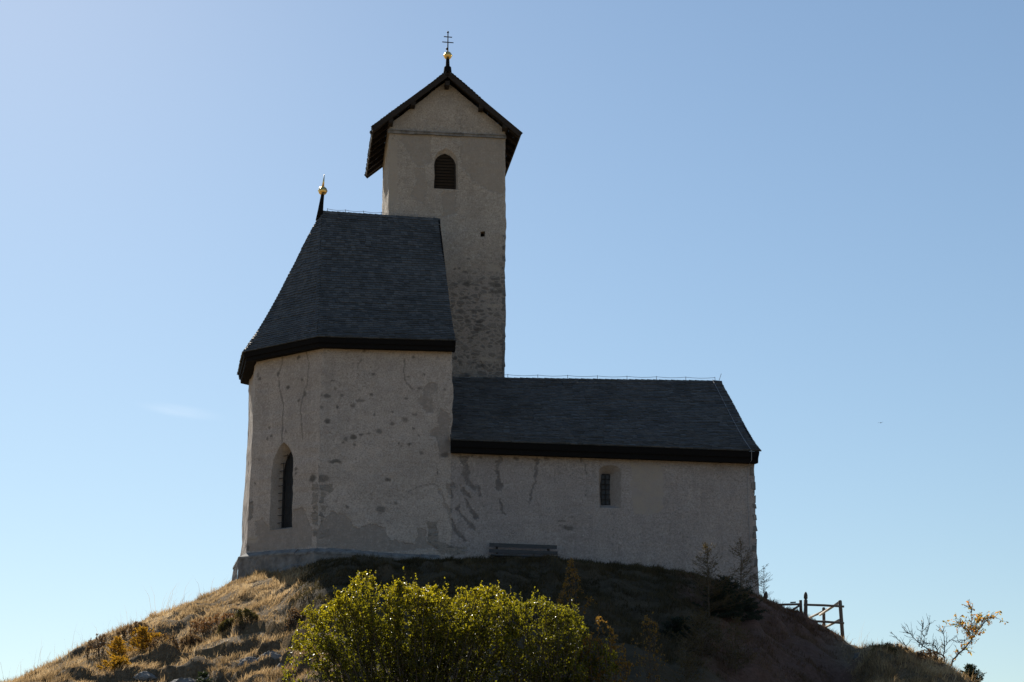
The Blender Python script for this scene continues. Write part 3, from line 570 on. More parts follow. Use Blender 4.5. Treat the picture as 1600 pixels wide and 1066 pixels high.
for ey in (-.38,7.68):                                  # verge boards follow the bell-cast of the slope
    P=[np.array([.03-.2*t_,ey+(3.65-ey)*t_,13.1+5.33*t_-SG*4.6*t_*(1-t_)**2]) for t_ in np.linspace(0,1,9)]
    for i in range(8): mb.bar(P[i],P[i+1]+(P[i+1]-P[i])*.03,.05,.15)
mb.build('fascia',M['darkwood'],croof)
# nave roof
mb=MB(); kd=.16
n0=(-.06,-.42,10.02);n1=(9.83,-.42,9.90);nr0=(.02,3.9,12.97);nr1=(9.72,3.9,13.12)
facet(mb,n0,n1,nr0,nr1,kd,.115,.20,deck=mb,jag=.01)
nb0=(.0,8.22,9.9);nb1=(9.83,8.22,9.9)
facet(mb,nb0,nb1,nr0,nr1,kd,.2,.35,deck=mb)
nroof=mb.build('nave_roof',M['shingle'],church)
mb=MB(); ridge(mb,(.05,3.9,12.97),(9.72,3.9,13.12),46,.12,.04); mb.build('ridge_cap',M['shingle'],nroof)
mb=MB()
eave_board(mb,[(-.04,-.42,10.01),(9.74,-.42,9.89)],[(-.04,.03,9.7),(9.74,.03,9.6)],.0,.36)
mb.add([(-.04,-.40,10.0),(-.04,-.31,9.66),(-.04,.0,9.69),(-.04,.0,10.3)],[(0,1,2,3)],.5)
mb.add([(9.74,-.40,9.88),(9.74,-.31,9.54),(9.74,.05,9.57),(9.74,.05,10.2)],[(0,1,2,3)],.5)
eave_board(mb,[(9.74,8.22,9.89),(-.04,8.22,9.89)],[(9.74,7.77,9.6),(-.04,7.77,9.6)],.0,.36)
mb.bar((9.76,-.3,9.82),(9.70,3.9,12.95),.05,.15); mb.bar((9.76,8.1,9.82),(9.70,3.9,12.95),.05,.15)
mb.build('fascia',M['darkwood'],nroof)
# tower roof: ridge runs into the depth
ax=.17; az=24.47; v0,v1=4.55,9.65
tl0=(-2.48,v0,22.20);tl1=(-2.48,v1,22.20);tr0=(2.83,v0,22.23);tr1=(2.83,v1,22.23);ta0=(ax,v0,az);ta1=(ax,v1,az)
mb=MB(); facet(mb,tl1,tl0,ta1,ta0,.05,.13,.19,.03); facet(mb,tr0,tr1,ta0,ta1,.05,.13,.19,.03)
troof=mb.build('tower_roof',M['shingle'],church)
mb=MB(); ridge(mb,ta0,ta1,22,.13,.06,False); mb.build('ridge_cap',M['shingle'],troof)
mb=MB()                                                  # boarding seen from below
for k in range(14):
    for (p,s) in ((tl0,1),(tr0,-1)):
        a_=np.array([p[0],v0,p[2]]);b_=np.array([ax,v0,az]); c0=a_+(b_-a_)*(k/14.); c1=a_+(b_-a_)*((k+.95)/14.)
        zz=-.035-(k%2)*.006
        mb.add([(c0[0],v0+.02,c0[2]+zz),(c1[0],v0+.02,c1[2]+zz),(c1[0],v1-.02,c1[2]+zz),(c0[0],v1-.02,c0[2]+zz)],[(0,1,2,3)])
mb.build('roof_boarding',M['oldwood'],troof)
for i in range(8):                                       # rafters
    vv=v0+.25+i*(v1-v0-.5)/7
    for (p,s) in ((tl0,1),(tr0,-1)):
        m2=MB(); m2.bar((p[0]+s*.03,vv,p[2]-.095),(ax-s*.04,vv,az-.13),.10,.11,(0,0,1)); m2.build('rafter',M['oldwood'],troof)
for (p,s) in ((tl0,1),(tr0,-1)):                         # barge boards on the front and back verge, eave boards
    for vv in (v0+.02,v1-.02):
        m2=MB(); m2.bar((p[0],vv,p[2]-.10),(ax,vv,az-.13),.04,.19,(0,0,1)); m2.build('bargeboard',M['oldwood'],troof)
    m2=MB(); m2.bar((p[0]+s*.03,v0,p[2]-.07),(p[0]+s*.03,v1,p[2]-.07),.05,.10); m2.build('eave_board',M['oldwood'],troof)
for uu,zz in ((ax,23.98),(-1.05,23.17),(1.4,23.17),(-1.83,22.45),(2.27,22.47)):
    m2=MB(); m2.box((uu,4.85,zz),(.16,.55,.17)); m2.build('purlin_end',M['oldwood'],troof)
# finials
def ball(r): return [(r*math.sin(math.pi*i/16),-r*math.cos(math.pi*i/16)) for i in range(17)]
f=MB(); f.lathe((ax,4.62,0),[(.15,24.40),(.13,24.60),(.10,24.63),(.075,24.66),(.062,24.93)],12)
ft=f.build('finial',M['darkwood'],church,True)
f=MB(); f.lathe((ax,4.62,25.06),[(.05,-.16)]+ball(.15)+[(.03,.2)],20); f.lathe((ax,4.62,25.06),[(.158,-.012),(.168,0),(.158,.012)],20); f.build('ball',M['gold'],ft,True)
f=MB(); zc=25.2; f.tube([(ax,4.62,zc),(ax,4.62,25.97)],[.026,.02],6)
for zz,hw in ((25.58,.205),(25.79,.15)): f.tube([(ax-hw,4.62,zz),(ax+hw,4.62,zz-.01)],.018,6)
f.lathe((ax,4.62,25.97),ball(.04),8); f.lathe((ax-.03,4.62,25.32),ball(.045),8)
f.build('cross',M['iron'],ft)
cx,cy=-4.2,3.62
f=MB(); f.tube([(cx-.06,cy,18.3),(cx-.04,cy,18.62),(cx-.01,cy,18.95),(cx+.02,cy,19.23)],[.14,.10,.075,.06],10)
fc=f.build('finial',M['darkwood'],church,True)
f=MB(); f.lathe((cx+.02,cy,19.37),[(.04,-.17)]+ball(.155)+[(.05,.17)],20); f.lathe((cx+.02,cy,19.37),[(.158,-.012),(.17,0),(.158,.012)],20); f.build('ball',M['gold'],fc,True)
f=MB(); f.tube([(cx+.02,cy,19.5),(cx+.06,cy,19.97)],[.045,.008],8); f.build('spike',M['gold'],fc,True)
# windows
def local(p0,p1,s,z,dep=0):
    p0=np.array(p0);d=np.array(p1)-p0;d=d/np.hypot(*d);n=np.array([-d[1],d[0]]); q_=p0+d*s+n*dep; return (q_[0],q_[1],z)
mp=MB(); a0,a1=L_F-1.93,L_F-1.12
pane=[local(B,A,x,z,.41) for x,z in [(L_F-x,z) for x,z in arch(1.1,1.95,7.4,9.1,9.98)]]
win=MB(); pr=[(L_F-x,z) for x,z in arch(1.15,1.9,7.46,9.1,9.9)]; 
win.tube([local(B,A,x,z,.385) for x,z in pr+[pr[0]]],.028,4); win=win.build('lancet_window',M['iron'],church)
mp.add(pane,[tuple(range(len(pane)))]); mp.build('pane',M['glass'],win)
g=MB()
for k in range(10):
    z_=7.6+k*.235; g.tube([local(B,A,L_F-1.98,z_,.24),local(B,A,L_F-1.10,z_,.24)],.011,5)
for x_ in (1.28,1.45,1.62,1.78): g.tube([local(B,A,L_F-x_,7.42,.235),local(B,A,L_F-x_,9.9-abs(x_-1.53)*1.6,.235)],.011,5)
g.build('grille',M['iron'],win)
wn_=MB(); 
for p,q_ in (((4.79,8.19),(5.07,8.19)),((5.07,8.19),(5.07,9.18)),((5.07,9.18),(4.79,9.18)),((4.79,9.18),(4.79,8.19))): wn_.bar((p[0],.345,p[1]),(q_[0],.345,q_[1]),.03,.03,(0,1,0))
wn_=wn_.build('small_window',M['iron'],church)
mp=MB()
for i in range(2):
    for k in range(6):
        dz=random.uniform(-.006,.006); x_=4.80+.13*i; z_=8.2+.162*k
        mp.add([(x_,.36+dz,z_),(x_+.126,.36-dz,z_),(x_+.126,.36+dz,z_+.158),(x_,.36-dz,z_+.158)],[(0,1,2,3)])
mp.build('pane',M['glass'],wn_)
g=MB()
for k in range(7): g.tube([(4.79,.33,8.2+.162*k),(5.07,.33,8.2+.162*k)],.012,5)
g.tube([(4.93,.325,8.19),(4.93,.325,9.18)],.014,5); g.build('grille',M['iron'],wn_)
lv=MB(); pr=arch(-.235,.52,20.16,21.05,21.47); lv.tube([(x,TV+.12,z) for x,z in pr+[pr[0]]],.03,4)
lv=lv.build('louvre_window',M['oldwood'],church)
sl_=MB(); z_=20.2; iz=0
while z_<21.4:
    hw=.36 if z_<21.05 else max(.05,.36*(1-((z_-21.05)/.44)**1.5)); cxx=.1425
    sl_.box((cxx,TV+.15,z_+.03),(hw*2,.02,.075),Matrix.Rotation(R(35+random.uniform(-4,4)),3,'X')@Matrix.Rotation(R(random.uniform(-.8,.8)),3,'Y')); z_+=.115
sl_.build('slat',M['oldwood'],lv)
mp=MB(); mp.add([(x,TV+.2,z) for x,z in arch(-.3,.58,20.1,21.1,21.6)],[tuple(range(len(pr)))]); mp.build('dark_opening',M['darkhole'],lv)  # black sheet behind the slats, painted as the shade inside
# lightning conductor wires on little posts above both ridges, and the cable running down to the ground
for (a_,b_,n) in (((-4.0,3.65,18.72),(-.3,3.65,18.62),6),((.2,3.9,13.10),(9.5,3.9,13.25),9)):
    w_=MB(); a_=np.array(a_);b_=np.array(b_); P=[]
    for i in range(n*4+1):
        t_=i/(n*4); p=a_+(b_-a_)*t_; P.append((p[0],p[1],p[2]+.02-.03*math.sin(math.pi*((t_*n)%1))))
    w_.tube(P,.007,4)
    wo=w_.build('lightning_wire',M['wire'],church)
    for i in range(n+1):
        p=a_+(b_-a_)*i/n; m2=MB(); m2.tube([(p[0],p[1],p[2]-.16),(p[0],p[1],p[2]+.04)],.009,4); m2.build('wire_post',M['wire'],wo)
m2=MB(); m2.tube([(9.62,3.9,13.1),(9.73,3.9,13.42)],.008,4); m2.build('air_rod',M['wire'],church)
def nroofpt(u,t_): 
    z0=10.02-.12*(u/9.8); z1=12.97+.15*u/9.7; return (u,-.42+4.32*t_,z0+(z1-z0)*t_-kd*4.6*t_*(1-t_)**2+.05)
m2=MB(); m2.tube([(9.42,3.9,13.2)]+[nroofpt(9.42+.06*(1-t_),t_) for t_ in (.97,.85,.7,.5,.3,.15,.02)]+[(9.5,-.44,9.9),(9.5,-.40,9.6),(9.47,-.02,9.45),(9.44,-.03,8.3),(9.46,-.03,7),(9.46,-.03,5.6)],.009,5)
m2.build('conductor_cable',M['wire'],church)
# ================================================================ VEGETATION HELPERS
class Leaves:
    def __init__(s): s.c=[];s.d=[];s.sz=[];s.r=[]
    def add(s,c,d,size,r): s.c.append(c);s.d.append(d);s.sz.append(size);s.r.append(r)
    def build(s,name,mat,parent,aspect=.62,fold=.25):
        c=np.array(s.c);d=np.array(s.d,float);d/=np.linalg.norm(d,axis=1)[:,None]+1e-9;n=len(c);sz=np.array(s.sz)[:,None]
        rv=rng.normal(size=(n,3)); sd=np.cross(d,rv); sd/=np.linalg.norm(sd,axis=1)[:,None]+1e-9; nn=np.cross(sd,d)
        b=c; tip=c+d*sz; mid=c+d*sz*.5
        v=np.stack([b,mid+sd*sz*aspect*.5+nn*sz*fold*.4,tip-nn*sz*.1,mid-sd*sz*aspect*.5+nn*sz*fold*.4],1).reshape(-1,3)
        k=np.arange(n)*4; f=np.concatenate([np.stack([k,k+1,k+2],-1),np.stack([k,k+2,k+3],-1)])
        return mesh_obj(name,v,f,mat,parent,False,None,np.repeat(np.array(s.r),4))
def rv3(): 
    v=rng.normal(size=3); return v/np.linalg.norm(v)
def curve(p0,p1,sag,n=7,wob=.03):
    p0=np.array(p0,float);p1=np.array(p1,float); L=np.linalg.norm(p1-p0); w=rng.normal(size=3)*wob*L
    out=[]
    for i in range(n+1):
        t_=i/n; p=p0+(p1-p0)*t_; p=p+np.array(sag)*math.sin(math.pi*t_)+w*math.sin(2*math.pi*t_)
        out.append(p)
    return out
def along(P,t_):
    x=t_*(len(P)-1); i=min(int(x),len(P)-2); return P[i]+(P[i+1]-P[i])*(x-i), (P[i+1]-P[i])/ (np.linalg.norm(P[i+1]-P[i])+1e-9)
M['bark']=m_simple('shrub_bark',(.045,.036,.028),(.10,.082,.065),12,.85,.4)
M['darkbark']=m_simple('dark_bark',(.02,.017,.015),(.05,.043,.037),12,.85,.4)
M['palebark']=m_simple('larch_bark',(.09,.07,.05),(.16,.12,.085),12,.85,.4)
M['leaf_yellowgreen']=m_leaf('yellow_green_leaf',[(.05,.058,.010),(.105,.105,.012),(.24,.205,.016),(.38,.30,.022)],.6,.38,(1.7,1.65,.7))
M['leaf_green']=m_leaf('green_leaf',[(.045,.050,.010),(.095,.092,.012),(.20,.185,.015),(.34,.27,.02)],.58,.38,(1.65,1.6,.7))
M['leaf_brown']=m_leaf('brown_autumn_leaf',[(.09,.06,.018),(.18,.11,.025),(.28,.15,.03),(.38,.23,.05)],.5)
M['leaf_orange']=m_leaf('orange_autumn_leaf',[(.16,.15,.03),(.40,.28,.06),(.50,.26,.06),(.45,.18,.05)],.6)
M['needle_gold']=m_leaf('golden_larch_needle',[(.25,.14,.02),(.42,.24,.025),(.55,.34,.04)],.55,.6,(1.2,1.1,.6))
M['needle_olive']=m_leaf('olive_larch_needle',[(.06,.048,.018),(.10,.075,.025),(.14,.10,.032)],.4,.6,(1.2,1.1,.6))
M['needle_dark']=m_leaf('dark_spruce_needle',[(.010,.018,.009),(.018,.03,.014),(.03,.045,.02)],.2,.6)
M['needle_green']=m_leaf('green_spruce_needle',[(.025,.04,.018),(.04,.06,.025),(.06,.08,.03)],.3,.6)
M['grass_dry']=m_leaf('dry_grass_blade',[(.13,.095,.05),(.30,.215,.12),(.46,.345,.20),(.64,.53,.36)],.5,.6,(1.1,1.,.85),.3)
M['grass_green']=m_leaf('shade_darkened_grass_blade',[(.038,.032,.018),(.07,.056,.03),(.13,.098,.055)],.35,.7,(1.1,1.1,.8),.2)  # green turf blades, colour darkened to carry the shade among them
M['grass_red']=m_leaf('brown_sparse_grass_blade',[(.08,.045,.028),(.14,.085,.055),(.22,.15,.095)],.35,.7,(1.1,1.,.8),.2)
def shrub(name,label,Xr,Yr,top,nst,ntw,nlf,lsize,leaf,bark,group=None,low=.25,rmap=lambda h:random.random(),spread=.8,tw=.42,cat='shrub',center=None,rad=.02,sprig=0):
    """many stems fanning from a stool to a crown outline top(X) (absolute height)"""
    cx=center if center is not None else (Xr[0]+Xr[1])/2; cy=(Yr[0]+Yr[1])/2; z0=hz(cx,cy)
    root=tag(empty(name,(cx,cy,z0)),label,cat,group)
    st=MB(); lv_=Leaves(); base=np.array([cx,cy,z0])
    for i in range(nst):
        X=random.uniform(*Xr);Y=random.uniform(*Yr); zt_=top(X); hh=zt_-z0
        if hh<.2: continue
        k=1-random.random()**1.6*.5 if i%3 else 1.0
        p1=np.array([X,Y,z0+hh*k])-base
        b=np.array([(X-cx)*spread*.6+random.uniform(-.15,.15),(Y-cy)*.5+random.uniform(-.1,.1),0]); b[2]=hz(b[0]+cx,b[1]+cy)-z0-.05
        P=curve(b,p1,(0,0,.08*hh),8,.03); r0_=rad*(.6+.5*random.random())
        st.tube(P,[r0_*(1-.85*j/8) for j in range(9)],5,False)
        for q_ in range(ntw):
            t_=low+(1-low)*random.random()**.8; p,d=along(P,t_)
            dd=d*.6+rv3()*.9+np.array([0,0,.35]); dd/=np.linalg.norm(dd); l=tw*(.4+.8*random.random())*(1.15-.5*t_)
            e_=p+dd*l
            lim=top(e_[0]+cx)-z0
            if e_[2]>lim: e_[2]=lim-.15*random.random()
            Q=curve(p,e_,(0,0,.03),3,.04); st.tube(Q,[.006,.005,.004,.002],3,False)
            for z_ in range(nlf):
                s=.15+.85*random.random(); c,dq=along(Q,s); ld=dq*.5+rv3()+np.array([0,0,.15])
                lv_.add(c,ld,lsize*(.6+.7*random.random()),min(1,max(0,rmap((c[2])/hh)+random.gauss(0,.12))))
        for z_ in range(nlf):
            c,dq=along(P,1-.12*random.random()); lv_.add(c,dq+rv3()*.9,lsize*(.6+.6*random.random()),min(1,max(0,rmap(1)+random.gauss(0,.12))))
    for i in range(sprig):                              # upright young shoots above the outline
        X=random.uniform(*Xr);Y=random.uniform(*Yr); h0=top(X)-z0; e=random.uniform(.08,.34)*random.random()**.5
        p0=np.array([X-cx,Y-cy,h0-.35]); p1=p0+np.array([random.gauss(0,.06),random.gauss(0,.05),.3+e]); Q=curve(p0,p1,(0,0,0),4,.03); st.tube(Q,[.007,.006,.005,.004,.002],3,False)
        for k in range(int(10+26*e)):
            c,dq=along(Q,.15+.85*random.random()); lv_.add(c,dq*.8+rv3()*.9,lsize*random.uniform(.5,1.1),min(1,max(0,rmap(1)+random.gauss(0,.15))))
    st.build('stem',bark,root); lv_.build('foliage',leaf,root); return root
def conifer(name,label,X,Y,h,w,needle,bark,whorls=12,per=6,dens=1.,nl=.05,droop=.15,lean=(0,0),group=None,first=.08,cat='tree',wid=.28):
    z0=hz(X,Y)-.05; root=tag(empty(name,(X,Y,z0)),label,cat,group); tr=MB(); br=MB(); lv_=Leaves()
    top=np.array([lean[0]*h,lean[1]*h,h]); T=curve((0,0,0),top,(0,0,0),8,.01); tr.tube(T,[.022*h*.6*(1-.9*i/8)+.003 for i in range(9)],6,False)
    for i in range(whorls*(1 if dens>.9 else per)):
        if dens<=.9: i=i/per
        t_=first+(1-first)*(i+random.uniform(-.3,.3))/whorls; t_=min(.985,max(.03,t_)); p,_=along(T,t_)
        L=w*(1-t_)**.8*random.uniform(.75,1.15)+.06; a0=random.random()*6.28
        for k in range(per if dens>.9 else 1):
            an=a0+6.283*k/per+random.uniform(-.3,.3); l=L*random.uniform(.45,1.2)
            tip=p+np.array([math.cos(an)*l,math.sin(an)*l,l*(.35*t_-droop+random.uniform(-.1,.12))])
            Q=curve(p,tip,(0,0,-.05*l),5,.02); Q[-1][2]+=.06*l; bk=1 if dens>.9 else .55; br.tube(Q,[(.007+.006*l*(1-j/5))*bk for j in range(6)],3,False)
            subs=[Q]
            for s in range(int(3+7*l)):
                c,d=along(Q,.2+.75*random.random()); sd=np.cross(d,(0,0,1))*random.choice((-1,1))+d*.7+np.array([0,0,random.uniform(-.35,.1)])
                q2=curve(c,c+sd*l*random.uniform(.15,.34),(0,0,-.01),3,.02); br.tube(q2,[.005*bk,.004*bk,.003*bk,.002*bk],3,False); subs.append(q2)
            for S_ in subs:
                ln=np.linalg.norm(S_[-1]-S_[0])
                for s in range(int(dens*(6+ln*95))):
                    c,d=along(S_,random.random()); lv_.add(c,d*.55+rv3()*.9+np.array([0,0,.2]),nl*random.uniform(.6,1.3),random.random())
    for s in range(int(50*dens)):
        c,d=along(T,.75+.25*random.random()); lv_.add(c,d*.5+rv3()*.7,nl*random.uniform(.6,1.1),random.random())
    tr.build('trunk',bark,root); br.build('branch',bark,root); lv_.build('foliage',needle,root,wid,.1); return root
# ================================================================ SHRUBS
T1=[(-4.4,2.2),(-4.2,2.9),(-3.85,3.42),(-3.4,3.72),(-3.05,3.88),(-2.78,3.95),(-2.55,3.86),(-2.35,3.75),(-2.15,3.84),(-1.9,3.86),(-1.7,3.78),(-1.45,3.70),(-1.2,3.74),(-.9,3.72),(-.55,3.78),(-.2,3.68),(.05,3.72),(.2,3.4),(.4,2.6)]
def tp(T,j=.16,s=3): 
    x=[a for a,b in T];y=[b for a,b in T]
    return lambda X:float(np.interp(X,x,y)-.2+(vn(np.array([X*4.]),np.array([s*1.]),s)[0]-.6)*j)
shrub('leafy_shrub','broad yellow-green shrub with many stems, the largest one in front of the church',(-4.25,.3),(33,35),tp(T1,.35),120,26,19,.052,M['leaf_yellowgreen'],M['bark'],None,.08,lambda h:.12+.5*h**2,sprig=70)  # leaf colour brightens with height, painting the sunlit crown over a shaded foot
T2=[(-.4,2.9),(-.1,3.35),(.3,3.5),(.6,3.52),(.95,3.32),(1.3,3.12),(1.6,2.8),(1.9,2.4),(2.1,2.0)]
shrub('leafy_shrub','fresh green rounded shrub against the right side of the largest shrub',(-.35,1.95),(32.6,34.2),tp(T2,.25,5),80,24,18,.05,M['leaf_green'],M['bark'],None,.08,lambda h:.12+.45*h**2,sprig=45)  # same height-based leaf colour, light on the crown painted in
T3=[(1.2,2.4),(1.5,2.9),(1.75,3.35),(1.95,3.0),(2.15,2.6),(2.4,2.2)]
shrub('browning_shrub','thin shrub with browning leaves at the right end of the green shrubs',(1.2,2.3),(33.2,34.4),tp(T3,.3,6),26,10,10,.06,M['leaf_brown'],M['bark'],None,.2,lambda h:.2+.4*h)
T4=[(2.3,2.2),(2.5,3.0),(2.75,3.3),(2.9,3.35),(3.05,2.8),(3.2,2.3)]
shrub('twiggy_sapling','slender brownish sapling right of the browning shrub, before the dark bank',(2.35,3.1),(34.5,35.3),tp(T4,.4,7),12,8,7,.05,M['leaf_brown'],M['bark'],None,.35,lambda h:.2+.3*h)
T5=[(1.0,4.0),(1.25,4.6),(1.42,5.28),(1.55,5.0),(1.75,4.7),(2.0,4.2),(2.3,3.9)]
shrub('birch_sapling','rusty brown birch sapling beside the bench, its tip in front of the nave wall',(1.05,2.2),(41.5,42.2),tp(T5,.2,8),14,10,9,.055,M['leaf_brown'],M['bark'],None,.3,lambda h:.35+.3*h,.5,.3,'sapling',1.5)
T6=[(-4.7,1.2),(-4.5,2.0),(-4.35,2.6),(-4.2,2.2),(-4.05,1.5)]
shrub('leafy_sapling','small loose sapling at the left foot of the largest shrub',(-4.75,-4.1),(33.8,34.4),tp(T6,.3,9),8,9,8,.06,M['leaf_yellowgreen'],M['bark'],None,.3,lambda h:.4)
G0='low heath clumps on the sunlit slope'
M['leaf_heath']=m_leaf('heath_leaf',[(.10,.065,.036),(.19,.12,.062),(.30,.20,.10)],.4,.6,(1.1,1.,.8))
M['leaf_rust']=m_leaf('rusty_heath_leaf',[(.14,.07,.03),(.26,.13,.05),(.36,.20,.08)],.4,.6,(1.1,1.,.8))
M['leaf_juniper']=m_leaf('olive_heath_leaf',[(.05,.05,.016),(.10,.09,.025),(.17,.14,.04)],.4,.6,(1.1,1.,.8))
def heath(px,Y,w,h,mat,label):
    X=(px-800)/2667.*Y*1.005; z=hz(X,Y)
    shrub('heath_clump',label,(X-w/2,X+w/2),(Y-w*.35,Y+w*.35),lambda x:hz(x,Y)+h*(1-((x-X)/(w*.55))**2*.7),46,7,7,.035,M[mat],M['darkbark'],G0,.05,lambda q:.2+.5*q,1.5,.13,'heath',None,.008)
heath(330,46.2,1.5,.42,'leaf_rust','rusty red heath clump on the middle of the sunlit slope, above the bare path')
heath(165,46.2,1.3,.5,'leaf_heath','dark brown heath clump under the left skyline, left of the golden seedlings')
heath(214,47.2,.9,.4,'leaf_heath','brown heath clump directly behind the golden larch seedlings')
heath(385,44.6,.7,.35,'leaf_juniper','olive green heath tuft high on the sunlit slope near the largest shrub')
heath(358,45.3,.5,.3,'leaf_juniper','smaller olive tuft left of the olive green one')
heath(262,44.6,1.0,.4,'leaf_heath','brown heath clump on the turf step right of the orange seedling')
heath(303,45.2,.8,.3,'leaf_heath','low dark heath clump left of the bare path')
heath(455,43,.9,.3,'leaf_heath','brown heath clump half behind the left edge of the largest shrub')
heath(1400,48.6,1.1,.3,'leaf_heath','brown weedy clump on top of the right mound')
heath(1445,48.0,1.0,.35,'leaf_heath','brown weedy clump on the right mound at the foot of the bare shrub')
heath(1372,47.5,.8,.3,'leaf_juniper','olive tuft on the left flank of the right mound')
# bare shrub with the last leaves, on the right mound
def bare_shrub():
    X0,Y0=12.05,48.2; z0=hz(X0,Y0)-.1; base=np.array([X0,Y0,z0])
    root=tag(empty('bare_shrub',tuple(base)),'leaning bare shrub with a few orange leaves on the right edge of the hill','shrub')
    st=MB(); lv_=Leaves()
    def at(px,py): # outline of the branching, metres from the base
        x=(px-800)/2667.; y=(533-py)/2667.; p=R(14.2); d=np.array([x,math.cos(p)-y*math.sin(p),math.sin(p)+y*math.cos(p)]); return d*(Y0/d[1])-base
    def limb(pts,r0_,r1_,tw=6,leaf=0,jy=.25):
        P=[]; o_=random.uniform(-jy,jy)
        for i,q_ in enumerate(pts):
            v=at(*q_); v[1]+=o_*i/len(pts)*2; P.append(v)
        P=[P[0]]+P; Q=[]
        for i in range(len(P)-1):
            for k in range(4): Q.append(P[i]+(P[i+1]-P[i])*k/4+rng.normal(size=3)*.012)
        Q.append(P[-1]); st.tube(Q,[r0_+(r1_-r0_)*i/len(Q) for i in range(len(Q))],5,False)
        for k in range(int(tw*1.5)):
            t_=.3+.7*random.random(); c,d=along(Q,t_); dd=d*.6+rv3()*.8+np.array([0,0,.4]); dd/=np.linalg.norm(dd); l=random.uniform(.1,.32)
            T=curve(c,c+dd*l,(0,0,0),3,.05); st.tube(T,[.008,.007,.005,.003],3,False)
            for m_ in range(2):
                c2,d2=along(T,random.random()); e2=c2+(d2*.5+rv3()*.6)*l*.5; st.tube([c2,e2],[.005,.003],3,False)
                if leaf and random.random()<leaf:
                    for z_ in range(random.choice((1,2,3,4))): lv_.add(e2+rv3()*.03,rv3()+np.array([0,0,-.4]),random.uniform(.06,.12),random.random())
                elif random.random()<.12: lv_.add(e2,rv3(),random.uniform(.03,.06),random.random())
    limb([(1478,1064),(1490,1030),(1508,1012),(1520,998),(1526,988)],.032,.012,14,.4)
    limb([(1526,988),(1535,975),(1545,967),(1555,962)],.013,.004,14,.75); limb([(1522,995),(1517,975),(1514,955),(1508,946)],.012,.004,12,.6)
    limb([(1526,988),(1524,978),(1532,966)],.012,.004,14,.8); limb([(1520,1000),(1507,985),(1500,978),(1490,978)],.010,.003,12,.6); limb([(1520,992),(1510,982),(1502,975)],.009,.003,10,.8)
    limb([(1468,1062),(1476,1030),(1477,1005),(1476,985)],.026,.007,16,.1); limb([(1476,1028),(1466,1020),(1455,1018),(1442,1010),(1425,995),(1412,985)],.022,.006,18)
    limb([(1466,1022),(1461,1010),(1452,1006),(1440,1008)],.016,.005,14); limb([(1438,1050),(1428,1022),(1415,1008),(1403,995)],.018,.006,12); limb([(1440,1012),(1446,990),(1450,973)],.011,.005,10)
    limb([(1436,1010),(1439,990),(1439,979)],.010,.004,8); limb([(1465,1062),(1464,1040),(1466,1020)],.014,.008,8); limb([(1490,1034),(1500,1020),(1510,1012),(1516,1016)],.01,.003,12,.2); limb([(1476,1010),(1486,1000),(1500,1005),(1512,1000)],.01,.003,10,.1)
    st.build('stem',M['darkbark'],root); lv_.build('foliage',M['leaf_orange'],root,.5)
bare_shrub()
# ================================================================ CONIFERS
def xz(px,Y): return (px-800)/2667.*Y*1.005
G1='young conifers on the shaded bank'
def con(px,Y,py_top,*a,**k):
    """height from the elevation of the tip"""
    X=xz(px,Y); x=0; y=(533-py_top)/2667.; p=R(14.2); z=Y*(math.sin(p)+y*math.cos(p))/(math.cos(p)-y*math.sin(p)); h=z-hz(X,Y)+.05
    return conifer(a[0],a[1],X,Y,h,*a[2:],**k)
con(1104,47,850,'larch_sapling','taller olive larch with bare upper twigs in front of the right end of the nave',1.0,M['needle_olive'],M['palebark'],16,6,0.25,.05,-.32,group=G1)
con(1155,48.5,842,'larch_sapling','sparse olive larch overlapping the right corner of the nave',.95,M['needle_olive'],M['palebark'],16,5,0.20,.05,-.32,group=G1)
con(1130,47.5,900,'spruce_sapling','dark dense spruce wedged between the two larches by the nave corner',1.05,M['needle_dark'],M['darkbark'],16,8,1.3,.05,.1,group=G1)
con(1158,49,928,'spruce_sapling','low dark spruce under the nave corner, above the red bank',.6,M['needle_dark'],M['darkbark'],12,8,1.2,.05,.1,group=G1)
con(1062,44.5,965,'spruce_sapling','dark spruce lower down the bank, left of the tall larch',.85,M['needle_dark'],M['darkbark'],13,8,1.2,.05,.1,group=G1)
con(1092,43,955,'larch_sapling','olive larch with fine spreading twigs below the dark spruces',.9,M['needle_olive'],M['palebark'],14,7,0.25,.05,-.32,group=G1)
con(1143,43,965,'larch_sapling','small olive larch at the edge of the bare red earth',.65,M['needle_olive'],M['palebark'],12,6,0.23,.05,-.32,group=G1)
con(1065,39,1000,'larch_sapling','thin olive larch at the bottom of the shaded bank',.8,M['needle_olive'],M['palebark'],12,6,0.23,.05,-.32,group=G1)
con(1190,55.8,884,'larch_sapling','bare twiggy larch standing against the sky just right of the nave wall',.3,M['needle_olive'],M['palebark'],12,5,0.05,.05,-.32,group=G1,wid=.2)
con(1500,48,1038,'spruce_sapling','small green spruce under the leaning bare shrub',.45,M['needle_green'],M['darkbark'],13,8,1.1,.05,.05)
G2='golden larch seedlings on the sunny slope'
con(232,45.6,980,'larch_seedling','tallest golden larch seedling on the sunlit left slope',.42,M['needle_gold'],M['darkbark'],10,6,1.0,.05,-.3,group=G2)
con(196,45.5,998,'larch_seedling','pale golden larch seedling left of the tallest seedling',.4,M['needle_gold'],M['darkbark'],9,6,.8,.05,-.3,group=G2)
con(250,45.9,992,'larch_seedling','leaning golden larch seedling right of the tallest seedling',.4,M['needle_gold'],M['darkbark'],9,6,.8,.05,-.3,lean=(.25,0),group=G2)
con(198,43.7,1028,'larch_seedling','bushy orange larch seedling below the others on the left slope',.4,M['needle_gold'],M['darkbark'],8,7,1.2,.05,-.3,group=G2)
con(330,41.2,1048,'spruce_seedling','tiny green spruce seedling among the rocks at the lower left',.3,M['needle_green'],M['darkbark'],7,7,1.2,.05,-.1)
